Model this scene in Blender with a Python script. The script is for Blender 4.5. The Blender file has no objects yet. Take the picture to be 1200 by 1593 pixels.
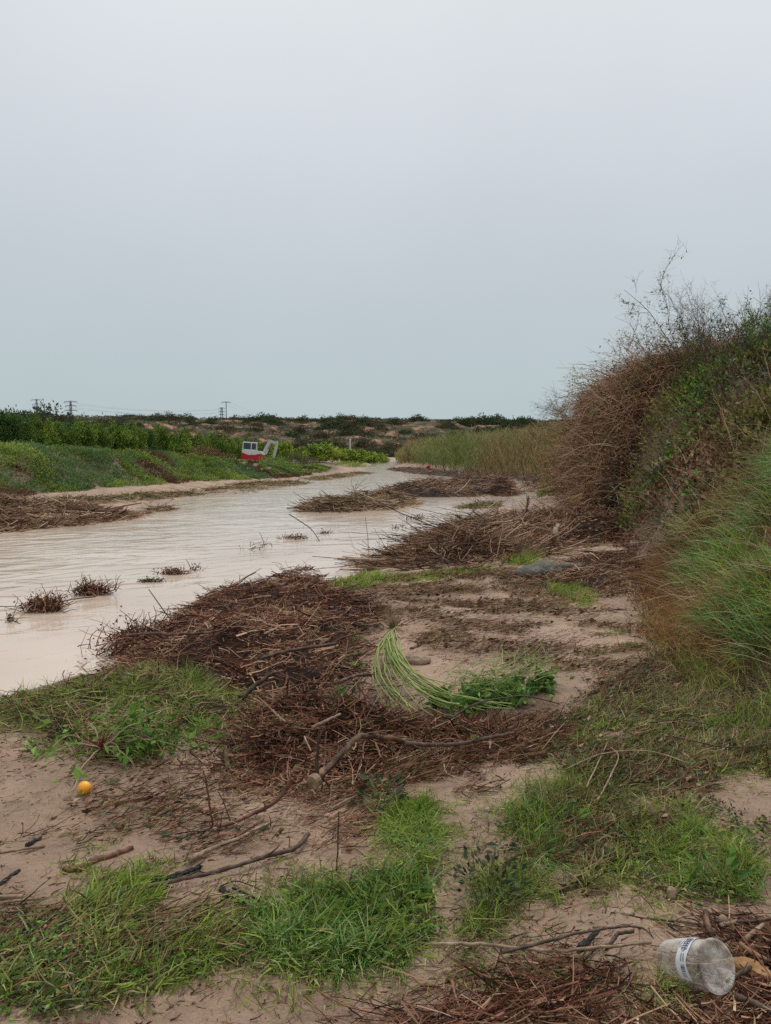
import bpy, math, random
import numpy as np

SC = bpy.context.scene
COL = SC.collection
rng = np.random.default_rng(7)
random.seed(7)
R = math.radians

# ------------------------------------------------------------------ camera
F = 1226.0; CX = 600.0; CY = 796.5; EYE = 1.65; PITCH = R(4.5)
cam_d = bpy.data.cameras.new('camera'); cam = bpy.data.objects.new('camera', cam_d); COL.objects.link(cam)
cam_d.sensor_fit = 'VERTICAL'; cam_d.sensor_height = 24.0; cam_d.lens = 24.0 * F / 1593.0
cam_d.clip_start = 0.05; cam_d.clip_end = 5000
cam.location = (0, 0, EYE); cam.rotation_euler = (math.pi/2 - PITCH, 0, 0)
SC.camera = cam

# ------------------------------------------------------------------ sky, sun, exposure
SUN_EL, SUN_ROT = R(58), R(200)
w = bpy.data.worlds.new('World'); SC.world = w; w.use_nodes = True
nt = w.node_tree; nt.nodes.clear()
out = nt.nodes.new('ShaderNodeOutputWorld'); bg = nt.nodes.new('ShaderNodeBackground')
sky = nt.nodes.new('ShaderNodeTexSky'); sky.sky_type = 'NISHITA'; sky.sun_disc = False
sky.sun_elevation = SUN_EL; sky.sun_rotation = SUN_ROT; sky.dust_density = 4.0
tc = nt.nodes.new('ShaderNodeTexCoord'); sep = nt.nodes.new('ShaderNodeSeparateXYZ')
nt.links.new(tc.outputs['Generated'], sep.inputs[0])
ramp = nt.nodes.new('ShaderNodeValToRGB')      # overcast: luminous grey cloud deck, brighter towards the zenith
e = ramp.color_ramp.elements
stops = [(0.0, (.455, .545, .565)), (0.10, (.485, .562, .588)), (0.22, (.535, .595, .635)), (0.38, (.635, .675, .715)), (0.55, (.735, .765, .79)), (1.0, (1.05, 1.06, 1.05))]
e[0].position = stops[0][0]; e[0].color = (*stops[0][1], 1)
e[1].position = stops[-1][0]; e[1].color = (*stops[-1][1], 1)
for p, c in stops[1:-1]:
    q = e.new(p); q.color = (*c, 1)
cn = nt.nodes.new('ShaderNodeTexNoise'); cn.inputs['Scale'].default_value = 1.9; cn.inputs['Detail'].default_value = 5
nt.links.new(tc.outputs['Generated'], cn.inputs['Vector'])
cm = nt.nodes.new('ShaderNodeMapRange'); cm.inputs[1].default_value = 0.3; cm.inputs[2].default_value = 0.7
cm.inputs[3].default_value = 0.95; cm.inputs[4].default_value = 1.05
nt.links.new(cn.outputs[0], cm.inputs[0])
mulc = nt.nodes.new('ShaderNodeVectorMath'); mulc.operation = 'SCALE'
nt.links.new(sep.outputs['Z'], ramp.inputs[0])
nt.links.new(ramp.outputs[0], mulc.inputs[0]); nt.links.new(cm.outputs[0], mulc.inputs['Scale'])
scl = nt.nodes.new('ShaderNodeVectorMath'); scl.operation = 'SCALE'; scl.inputs['Scale'].default_value = 9.5
nt.links.new(mulc.outputs[0], scl.inputs[0])
mx = nt.nodes.new('ShaderNodeMix'); mx.data_type = 'RGBA'; mx.inputs[0].default_value = 0.97
nt.links.new(sky.outputs[0], mx.inputs[6]); nt.links.new(scl.outputs[0], mx.inputs[7])
nt.links.new(mx.outputs[2], bg.inputs[0]); bg.inputs[1].default_value = 0.1
nt.links.new(bg.outputs[0], out.inputs[0])

sd = bpy.data.lights.new('sun', 'SUN'); sd.energy = 1.5; sd.angle = R(11); sd.color = (1, .97, .93)
so = bpy.data.objects.new('sun', sd); COL.objects.link(so)
so.rotation_euler = (math.pi/2 - SUN_EL, 0, math.pi - SUN_ROT + math.pi)
SC.view_settings.view_transform = 'Standard'; SC.view_settings.look = 'None'
SC.view_settings.gamma = 1; SC.view_settings.exposure = 0.14
SC.cycles.max_bounces = 6; SC.cycles.diffuse_bounces = 3; SC.cycles.transparent_max_bounces = 12
SC.cycles.transmission_bounces = 4; SC.cycles.use_denoising = False

# ------------------------------------------------------------------ helpers: measuring
def ray(px, py):
    u = (px - CX) / F; v = (CY - py) / F
    return np.array([u, math.cos(PITCH) + v*math.sin(PITCH), -math.sin(PITCH) + v*math.cos(PITCH)])
def G(px, py, z=0.0):
    d = ray(px, py); t = (z - EYE) / d[2]
    return np.array([d[0]*t, d[1]*t, z])
def AT(px, py, Y):
    d = ray(px, py); t = Y / d[1]
    return np.array([d[0]*t, Y, EYE + d[2]*t])

def _hash(ix, iy, s):
    h = (ix.astype(np.int64)*374761393 + iy.astype(np.int64)*668265263 + s*1442695041) & 0xffffffff
    h = ((h ^ (h >> 13)) * 1274126177) & 0xffffffff
    return ((h ^ (h >> 16)) & 0xffff) / 65535.0
def vnoise(x, y, s=0):
    x = np.asarray(x, float); y = np.asarray(y, float)
    ix = np.floor(x); iy = np.floor(y); fx = x-ix; fy = y-iy
    fx = fx*fx*(3-2*fx); fy = fy*fy*(3-2*fy)
    a = _hash(ix, iy, s); b = _hash(ix+1, iy, s); c = _hash(ix, iy+1, s); d = _hash(ix+1, iy+1, s)
    return (a*(1-fx)+b*fx)*(1-fy) + (c*(1-fx)+d*fx)*fy
def fbm(x, y, sc, o=4, s=0):
    r = 0; a = 0.5; x = np.asarray(x, float)/sc; y = np.asarray(y, float)/sc
    for k in range(o):
        r = r + a*vnoise(x, y, s+k*17); x = x*2.03+3.1; y = y*2.03+1.7; a *= .5
    return r / (1-.5**o)
def ss(a, b, x):
    t = np.clip((x-a)/(b-a), 0, 1); return t*t*(3-2*t)
def sdpoly(x, y, P):
    """signed distance, negative inside"""
    x = np.asarray(x, float); y = np.asarray(y, float)
    d = np.full(x.shape, 1e18); ins = np.zeros(x.shape, bool)
    n = len(P)
    for i in range(n):
        ax, ay = P[i]; bx, by = P[(i+1) % n]
        ex, ey = bx-ax, by-ay; wx, wy = x-ax, y-ay
        t = np.clip((wx*ex+wy*ey)/(ex*ex+ey*ey+1e-12), 0, 1)
        d = np.minimum(d, (wx-ex*t)**2+(wy-ey*t)**2)
        c = ((ay > y) != (by > y)) & (x < (bx-ax)*(y-ay)/((by-ay) if by != ay else 1e-12)+ax)
        ins ^= c
    d = np.sqrt(d)
    return np.where(ins, -d, d)

# ------------------------------------------------------------------ the lie of the land
WATER_Z = -0.35
near_px = [(0,1092),(70,1072),(160,1035),(230,990),(300,965),(420,925),(480,908),(580,890),(590,862),(640,835),(700,812),(770,790),(840,776),(895,760),(905,750),(870,742),(800,738),(720,735),(650,731),(612,726)]
far_px = [(575,726),(540,738),(490,744),(440,752),(400,760),(330,768),(260,786),(200,800),(100,815),(0,828)]
RIVER = [(-30,-1),(-12,2.6),(-6,4.6)] + [tuple(G(a,b,WATER_Z)[:2]) for a,b in near_px] + [(3,125),(8,150),(14,190),(9,190),(3,150),(-2,125)] + [tuple(G(a,b,WATER_Z)[:2]) for a,b in far_px] + [(-14,15.5),(-30,11),(-60,8),(-60,-4)]
BK = np.array([(-6,3.4),(0,2.7),(2,2.45),(4,2.3),(6,2.35),(8,2.85),(11,3.75),(16,4.75),(22,5.5),(27,6.25),(31,7.6),(36,10),(45,13),(60,17),(90,24),(150,24),(220,24),(2000,24)], float)
def bank_x(y): return np.interp(y, BK[:,0], BK[:,1])
TOE = [(-60,10),(-40,15),(-24,22),(-13.4,27.5),(-11.7,36),(-9.2,45),(-6.2,56),(-4.5,66),(-4.2,77),(-6,95),(-9,120),(-14,170),(-20,240),(-2000,260),(-2000,10)]
def terrain(x, y):
    x = np.asarray(x, float); y = np.asarray(y, float)
    wob = (fbm(x, y, 1.3, 4, 5)-.5)*1.5*np.clip(.25+y*.02, .3, 1.2)
    d = sdpoly(x, y, RIVER) + wob*.6
    z = np.where(d > 0, WATER_Z + (0.35)*ss(0, np.where(x < -3-0*y, 4.0, 1.7), d), WATER_Z - .5*ss(0, 2.5, -d) )
    # near undulations and washed sand
    amp = np.clip(1-np.abs(x)/60, .2, 1)
    land = ss(0., .5, d)
    z = z + land*((fbm(x, y, 1.3, 3, 2)-.5)*.10 + (fbm(x, y, .28, 3, 9)-.5)*.05)*amp
    z = z + land*(fbm(x*1.0+y*.25, y*2.2, .12, 3, 11)-.5)*.026*np.clip(1.3-y/14, 0, 1)
    # right bank
    b = x - bank_x(y) + (fbm(x, y, 1.1, 3, 21)-.5)*.7*ss(5, 12, y)
    hm = np.interp(y, [-6,3,6,8,11,14,18,22,30,40,70], [2.0,2.1,2.3,2.45,2.8,3.2,3.6,3.8,3.5,2.6,1.2])
    sc = np.interp(y, [0,4,8,11,16,22,30,60], [2.9,2.5,2.0,1.45,1.1,.65,.8,3])
    bb = np.clip(b, 0, None)
    rise = hm*(1-np.exp(-(bb/sc)**1.15)) + .02*np.clip(bb-3, 0, 30)
    rough = ((fbm(x, y, .9, 4, 31)-.5)*.6 + (fbm(x, y, 2.6, 3, 33)-.5)*1.1)*ss(0, 1.2, bb)*ss(5, 10, y) + (fbm(x, y, .38, 4, 35)-.5)*.42*ss(0, .25, bb)*ss(8.5, 10, y)*ss(20, 16, y)
    z = z + rise + rough*np.where(y > 6, 1, .4)
    # left embankment
    e = -sdpoly(x, y, TOE)
    top = np.interp(y, [0,24,34,45,52,60,70,85,100,130,200], [1.9,1.9,1.65,1.3,.95,.5,.25,.2,.1,.1,.1])
    z = z + np.where(e > 0, ss(0, 3.4, e)*(top) + (fbm(x, y, 2.2, 3, 41)-.5)*.25*ss(0, 1, e), 0)
    return z
def TZ(x, y): return float(terrain(np.array([x]), np.array([y]))[0])
def GT(px, py):
    """where the sight line of a measured point meets the ground"""
    d = ray(px, py); t = np.exp(np.linspace(math.log(1.2), math.log(160), 500))
    X, Y, Z = d[0]*t, d[1]*t, EYE+d[2]*t
    h = np.maximum(terrain(X, Y), WATER_Z)
    k = np.argmax(Z < h)
    if Z[k] >= h[k]: return G(px, py, 0) if d[2] < 0 else AT(px, py, 60)
    t0, t1 = t[max(k-1,0)], t[k]
    tt = np.linspace(t0, t1, 24); h = np.maximum(terrain(d[0]*tt, d[1]*tt), WATER_Z)
    k = np.argmax(EYE+d[2]*tt < h)
    return np.array([d[0]*tt[k], d[1]*tt[k], h[k]])
def poly(px): return [tuple(GT(a, b)[:2]) for a, b in px]

# ------------------------------------------------------------------ helpers: meshes and objects
class Acc:
    def __init__(s): s.v = []; s.f = []; s.m = []; s.n = 0; s.smooth = False
    def add(s, V, Fc, mi=0):
        V = np.asarray(V, np.float32).reshape(-1, 3); Fc = np.asarray(Fc, np.int64)
        s.v.append(V); s.f.append(Fc + s.n); s.m.append(np.full(len(Fc), mi)); s.n += len(V); return s
    def mesh(s, name):
        me = bpy.data.meshes.new(name)
        V = np.concatenate(s.v); me.vertices.add(len(V)); me.vertices.foreach_set('co', V.ravel())
        loops = np.concatenate([f.ravel() for f in s.f]); tot = np.concatenate([np.full(len(f), f.shape[1]) for f in s.f])
        st = np.concatenate([[0], np.cumsum(tot)[:-1]])
        me.loops.add(len(loops)); me.loops.foreach_set('vertex_index', loops.astype(np.int32))
        me.polygons.add(len(tot)); me.polygons.foreach_set('loop_start', st.astype(np.int32)); me.polygons.foreach_set('loop_total', tot.astype(np.int32))
        me.polygons.foreach_set('material_index', np.concatenate(s.m).astype(np.int32))
        me.update(calc_edges=True)
        me.polygons.foreach_set('use_smooth', np.full(len(tot), s.smooth)); me.update()
        return me
def obj(name, acc, mats, parent=None, label=None, cat=None, group=None, kind=None, smooth=False, loc=None):
    if smooth: acc.smooth = True
    me = acc.mesh(name) if isinstance(acc, Acc) else acc
    for m in (mats if isinstance(mats, (list, tuple)) else [mats]): me.materials.append(m)
    if loc is not None:
        n = len(me.vertices); c = np.empty(n*3, np.float32); me.vertices.foreach_get('co', c)
        c = c.reshape(-1, 3) - np.asarray(loc, np.float32); me.vertices.foreach_set('co', c.ravel()); me.update()
    o = bpy.data.objects.new(name, me); COL.objects.link(o)
    if loc is not None: o.location = loc
    if parent: o.parent = parent
    tag(o, label, cat, group, kind); return o
def tag(o, label=None, cat=None, group=None, kind=None):
    for k, v in (('label', label), ('category', cat), ('group', group), ('kind', kind)):
        if v: o[k] = v
def empty(name, loc, label, cat, group=None, rz=0):
    o = bpy.data.objects.new(name, None); COL.objects.link(o); o.location = loc; o.rotation_euler = (0, 0, rz)
    tag(o, label, cat, group); return o
def unit(a): return a / (np.linalg.norm(a, axis=-1, keepdims=True) + 1e-9)
def walk(p0, dirs, length, S, wig=.15, grav=0.0, g=rng):
    """N curved paths of S+1 points"""
    N = len(p0); P = np.zeros((N, S+1, 3)); P[:, 0] = p0; d = unit(np.asarray(dirs, float)); st = (np.asarray(length)/S).reshape(-1, 1)
    for k in range(S):
        P[:, k+1] = P[:, k] + d*st
        d = d + g.normal(0, wig, (N, 3)); d[:, 2] -= grav
        d = unit(d)
    return P
def tubes(acc, P, r, sides=3, mi=0, taper=.5):
    N, S, _ = P.shape
    r = np.asarray(r, float).reshape(-1, 1) * np.linspace(1, taper, S)[None]
    T = unit(np.gradient(P, axis=1)); ref = unit(rng.normal(0, 1, (N, 1, 3)))
    a = unit(np.cross(T, ref)); b = np.cross(T, a)
    ang = np.arange(sides)*2*math.pi/sides
    V = P[:, :, None] + r[:, :, None, None]*(np.cos(ang)[None, None, :, None]*a[:, :, None] + np.sin(ang)[None, None, :, None]*b[:, :, None])
    base = (np.arange(N)*S*sides)[:, None, None]
    i = np.arange(S-1)[None, :, None]; j = np.arange(sides)[None, None, :]; j2 = (j+1) % sides
    q = np.stack([base+i*sides+j, base+i*sides+j2, base+(i+1)*sides+j2, base+(i+1)*sides+j], -1).reshape(-1, 4)
    acc.add(V, q, mi)
    if sides >= 5:
        for e0 in (0, S-1):
            acc.add(V[:, e0].reshape(-1, 3), (np.arange(N)[:, None]*sides + np.arange(sides)[None])[:, ::-1 if e0 == 0 else 1], mi)
def ribbons(acc, P, wd, mi=0, tip=.08, side=None, belly=.35):
    N, S, _ = P.shape
    T = unit(np.gradient(P, axis=1))
    sd_ = side if side is not None else rng.normal(0, 1, (N, 3)); sv = unit(np.cross(T, np.broadcast_to(sd_[:, None], T.shape)))
    t = np.linspace(0, 1, S); prof = np.minimum(1, .55+t/belly*.45)*np.clip((1-t)/.55, tip, 1)
    h = np.asarray(wd, float).reshape(-1, 1)*prof[None]*.5
    V = np.stack([P - sv*h[..., None], P + sv*h[..., None]], 2)
    base = (np.arange(N)*S*2)[:, None]; i = np.arange(S-1)[None]
    q = np.stack([base+i*2, base+i*2+1, base+i*2+3, base+i*2+2], -1).reshape(-1, 4)
    acc.add(V, q, mi)
def leaves(acc, p, d, ln, wd, mi=0):
    """small folded leaf: two triangles either side of a midrib"""
    N = len(p); d = unit(d); s = unit(np.cross(d, rng.normal(0, 1, (N, 3)))); n = np.cross(d, s)
    ln = np.asarray(ln).reshape(-1, 1)*np.ones((N, 1)); wd = np.asarray(wd).reshape(-1, 1)*np.ones((N, 1))
    m = p + d*ln*.45
    V = np.stack([p, m + s*wd*.5 + n*wd*.18, p + d*ln, m - s*wd*.5 + n*wd*.18], 1)
    b = np.arange(N)[:, None]*4
    acc.add(V, np.concatenate([b+np.array([[0,1,2]]), b+np.array([[0,2,3]])]), mi)
def inpoly(P, n, dens=None, g=rng):
    """n points spread over a ground polygon, thinned by a density function"""
    P = np.asarray(P); lo, hi = P.min(0), P.max(0); X = np.zeros((0, 2)); tries = 0
    while len(X) < n and tries < 60:
        q = g.uniform(lo, hi, (n*2, 2)); q = q[sdpoly(q[:, 0], q[:, 1], P) < 0]
        if dens is not None and len(q): q = q[g.random(len(q)) < dens(q[:, 0], q[:, 1])]
        X = np.concatenate([X, q]); tries += 1
    return X[:n]
def grid_acc(X, Y, Z, keep=None, mi=0, acc=None):
    n, m = X.shape; V = np.stack([X, Y, Z], -1).reshape(-1, 3)
    i = np.arange(n-1)[:, None]; j = np.arange(m-1)[None]
    q = np.stack([i*m+j, (i+1)*m+j, (i+1)*m+j+1, i*m+j+1], -1).reshape(-1, 4)
    if keep is not None:
        k = keep.ravel(); q = q[k[q].any(1)]
        used = np.unique(q); mp = np.full(len(V), -1); mp[used] = np.arange(len(used)); V = V[used]; q = mp[q]
    acc = acc or Acc(); acc.add(V, q, mi); return acc
def sphere(acc, c, r, nu=16, nv=10, squash=(1,1,1), bump=0, seed=0, mi=0, rot=0.0):
    th = np.linspace(0, math.pi, nv+1)[1:-1]; ph = np.arange(nu)*2*math.pi/nu
    T, Pp = np.meshgrid(th, ph, indexing='ij')
    D = np.stack([np.sin(T)*np.cos(Pp), np.sin(T)*np.sin(Pp), np.cos(T)], -1).reshape(-1, 3)
    D = np.concatenate([[[0, 0, 1]], D, [[0, 0, -1]]])
    rr = 1 + bump*(fbm(D[:, 0]*1.3+seed, D[:, 1]*1.3+D[:, 2]*1.1+seed, .55, 3, seed)-.5)*2
    V = D*rr[:, None]*r*np.array(squash)
    c_, s_ = math.cos(rot), math.sin(rot); V = V @ np.array([[c_, s_, 0], [-s_, c_, 0], [0, 0, 1]]) + np.array(c)
    f3 = []; f4 = []; last = len(D)-1
    for j in range(nu):
        f3.append((0, 1+j, 1+(j+1) % nu)); f3.append((last, 1+(nv-2)*nu+(j+1) % nu, 1+(nv-2)*nu+j))
        for i in range(nv-2): f4.append((1+i*nu+j, 1+(i+1)*nu+j, 1+(i+1)*nu+(j+1) % nu, 1+i*nu+(j+1) % nu))
    V = np.asarray(V); n0 = acc.n; acc.add(V, f4, mi); acc.v.append(np.zeros((0, 3), np.float32)); acc.f.append(np.array(f3)+n0); acc.m.append(np.full(len(f3), mi))
    return acc
def box(acc, lo, hi, mi=0, M=None, bev=0.0):
    lo = np.array(lo, float); hi = np.array(hi, float)
    if bev <= 0:
        V = np.array([(x, y, z) for x in (lo[0], hi[0]) for y in (lo[1], hi[1]) for z in (lo[2], hi[2])])
        Fc = [(0,1,3,2),(4,6,7,5),(0,4,5,1),(2,3,7,6),(0,2,6,4),(1,5,7,3)]
    else:   # chamfered: octagonal outline front to back, chamfered ends
        b = bev; (x0,y0,z0), (x1,y1,z1) = lo, hi
        ring = lambda k: [(x0+b+k,z0+k),(x1-b-k,z0+k),(x1-k,z0+b+k),(x1-k,z1-b-k),(x1-b-k,z1-k),(x0+b+k,z1-k),(x0+k,z1-b-k),(x0+k,z0+b+k)]
        V = []
        for yy, k in ((y0, b*.6), (y0+b, 0), (y1-b, 0), (y1, b*.6)): V += [(a, yy, c) for a, c in ring(k)]
        V = np.array(V); Fc4 = [(s*8+j, s*8+(j+1) % 8, (s+1)*8+(j+1) % 8, (s+1)*8+j) for s in range(3) for j in range(8)]
        if M is not None: V = V @ M[0].T + M[1]
        n0 = acc.n; acc.add(V, Fc4, mi); acc.v.append(np.zeros((0, 3), np.float32)); acc.f.append(np.array([tuple(range(7, -1, -1)), tuple(range(24, 32))])+n0); acc.m.append(np.full(2, mi)); return acc
    if M is not None: V = V @ M[0].T + M[1]
    acc.add(V, Fc, mi); return acc
def prism(acc, pts, y0, y1, mi=0):
    """outline in x,z pushed from y0 to y1"""
    n = len(pts); V = [(x, y0, z) for x, z in pts] + [(x, y1, z) for x, z in pts]
    n0 = acc.n; acc.add(V, [(i, (i+1) % n, n+(i+1) % n, n+i) for i in range(n)], mi)
    acc.v.append(np.zeros((0, 3), np.float32)); acc.f.append(np.array([tuple(range(n-1, -1, -1)), tuple(range(n, 2*n))])+n0); acc.m.append(np.full(2, mi)); return acc

# ------------------------------------------------------------------ helpers: materials
def new_mat(name):
    m = bpy.data.materials.new(name); m.use_nodes = True; N = m.node_tree.nodes; L = m.node_tree.links
    return m, N, L, N['Principled BSDF']
def ramp_node(N, cols):
    r = N.new('ShaderNodeValToRGB'); el = r.color_ramp.elements
    n = len(cols)
    pos = [c[0] if len(c) == 2 else i/(n-1) for i, c in enumerate(cols)]; cc = [c[1] if len(c) == 2 else c for c in cols]
    el[0].position = pos[0]; el[0].color = (*cc[0], 1); el[1].position = pos[-1]; el[1].color = (*cc[-1], 1)
    for p, c in zip(pos[1:-1], cc[1:-1]): q = el.new(p); q.color = (*c, 1)
    return r
def plant_mat(name, cols, rough=.6, trans=.25, spec=.3, patch=None, patch_scale=.5):
    """each leaf, blade or twig takes its own shade; slow patches shift the mix"""
    m, N, L, B = new_mat(name)
    g = N.new('ShaderNodeNewGeometry'); r = ramp_node(N, cols)
    no = N.new('ShaderNodeTexNoise'); no.inputs['Scale'].default_value = patch_scale; no.inputs['Detail'].default_value = 3
    co = N.new('ShaderNodeTexCoord'); L.new(co.outputs['Object'], no.inputs['Vector'])
    mr = N.new('ShaderNodeMapRange'); mr.inputs[1].default_value = .3; mr.inputs[2].default_value = .7; mr.inputs[3].default_value = -.32; mr.inputs[4].default_value = .32
    ad = N.new('ShaderNodeMath'); ad.operation = 'ADD'; ad.use_clamp = True
    L.new(no.outputs[0], mr.inputs[0]); L.new(g.outputs['Random Per Island'], ad.inputs[0]); L.new(mr.outputs[0], ad.inputs[1]); L.new(ad.outputs[0], r.inputs[0])
    B.inputs['Roughness'].default_value = rough; B.inputs['Specular IOR Level'].default_value = spec*.35
    L.new(r.outputs[0], B.inputs['Base Color'])
    if trans > 0:
        t = N.new('ShaderNodeBsdfTranslucent'); mixn = N.new('ShaderNodeMixShader'); mixn.inputs[0].default_value = trans
        L.new(r.outputs[0], t.inputs[0]); L.new(B.outputs[0], mixn.inputs[1]); L.new(t.outputs[0], mixn.inputs[2]); L.new(mixn.outputs[0], N['Material Output'].inputs[0])
    return m
def rough_mat(name, cols, scale=8, rough=.85, bump=.3, bdist=.01, detail=6, scale2=None, spec=.3, stretch=None):
    m, N, L, B = new_mat(name)
    co = N.new('ShaderNodeTexCoord'); mp = N.new('ShaderNodeMapping'); L.new(co.outputs['Object'], mp.inputs[0])
    if stretch: mp.inputs['Scale'].default_value = stretch
    no = N.new('ShaderNodeTexNoise'); no.inputs['Scale'].default_value = scale; no.inputs['Detail'].default_value = detail; L.new(mp.outputs[0], no.inputs['Vector'])
    r = ramp_node(N, cols); mr = N.new('ShaderNodeMapRange'); mr.inputs[1].default_value = .3; mr.inputs[2].default_value = .7
    L.new(no.outputs[0], mr.inputs[0]); L.new(mr.outputs[0], r.inputs[0]); L.new(r.outputs[0], B.inputs['Base Color'])
    n2 = N.new('ShaderNodeTexNoise'); n2.inputs['Scale'].default_value = scale2 or scale*5; n2.inputs['Detail'].default_value = 5; L.new(mp.outputs[0], n2.inputs['Vector'])
    bp = N.new('ShaderNodeBump'); bp.inputs['Strength'].default_value = bump; bp.inputs['Distance'].default_value = bdist
    L.new(n2.outputs[0], bp.inputs['Height']); L.new(bp.outputs[0], B.inputs['Normal'])
    B.inputs['Roughness'].default_value = rough; B.inputs['Specular IOR Level'].default_value = spec
    return m
def plain(name, col, rough=.5, metal=0, spec=.5):
    m, N, L, B = new_mat(name)
    no = N.new('ShaderNodeTexNoise'); no.inputs['Scale'].default_value = 9; no.inputs['Detail'].default_value = 5
    co = N.new('ShaderNodeTexCoord'); L.new(co.outputs['Object'], no.inputs['Vector'])
    r = ramp_node(N, [(.3, tuple(c*.8 for c in col)), (.7, tuple(min(1, c*1.1) for c in col))])
    L.new(no.outputs[0], r.inputs[0]); L.new(r.outputs[0], B.inputs['Base Color'])
    B.inputs['Roughness'].default_value = rough; B.inputs['Metallic'].default_value = metal; B.inputs['Specular IOR Level'].default_value = spec
    return m

M = {}
M['twig'] = plant_mat('dark wet twig', [(.015,.006,.004),(.055,.019,.011),(.13,.048,.027),(.24,.10,.058),(.46,.28,.18)], .6, 0, .4)
M['straw'] = plant_mat('wet straw and reed', [(.07,.04,.025),(.18,.115,.065),(.30,.205,.12),(.42,.31,.19),(.56,.44,.30)], .6, .05, .3)
M['reedbrown'] = plant_mat('brown reed stalk', [(.03,.015,.008),(.10,.05,.028),(.20,.11,.062),(.33,.20,.12),(.54,.39,.26)], .6, 0, .3)
M['cane'] = plant_mat('dry reddish bramble cane', [(.07,.033,.02),(.22,.11,.06),(.35,.19,.11),(.48,.30,.19),(.60,.45,.32)], .7, .1, .2, patch_scale=.4)
M['mulch'] = rough_mat('matted litter with gap shade', [(.010,.006,.005),(.03,.017,.012),(.07,.042,.03)], 14, .85, .8, .02)  # litter core of the heaps; near-black colour paints shade into gaps between twigs
M['grass'] = plant_mat('green grass blade', [(.07,.12,.018),(.15,.24,.03),(.24,.35,.045),(.34,.44,.08),(.48,.48,.18)], .45, .3, .4, patch_scale=1.5)
M['grassblue'] = plant_mat('bluish lush grass blade', [(.06,.13,.03),(.12,.23,.055),(.21,.35,.10),(.36,.50,.22)], .4, .3, .45, patch_scale=2)
M['grassdry'] = plant_mat('flattened muddy grass', [(.08,.06,.03),(.14,.14,.045),(.20,.20,.07),(.28,.26,.11),(.40,.34,.20)], .6, .2, .3, patch_scale=1.5)
M['grasstan'] = plant_mat('hanging dry grass', [(.12,.05,.018),(.24,.12,.042),(.34,.19,.075),(.48,.32,.16)], .65, .25, .2, patch_scale=1.0)
M['leafgreen'] = plant_mat('fresh green leaf', [(.05,.11,.015),(.10,.20,.03),(.16,.30,.05),(.24,.40,.09)], .45, .3, .4, patch_scale=1.2)
M['leafdark'] = plant_mat('muddy dark leaf', [(.03,.045,.02),(.06,.08,.035),(.10,.12,.06),(.16,.17,.10)], .5, .2, .4, patch_scale=2)
M['leafbrown'] = plant_mat('dead brown leaf', [(.05,.025,.014),(.13,.065,.035),(.24,.13,.07),(.40,.26,.16)], .6, .1, .3, patch_scale=2)
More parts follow.
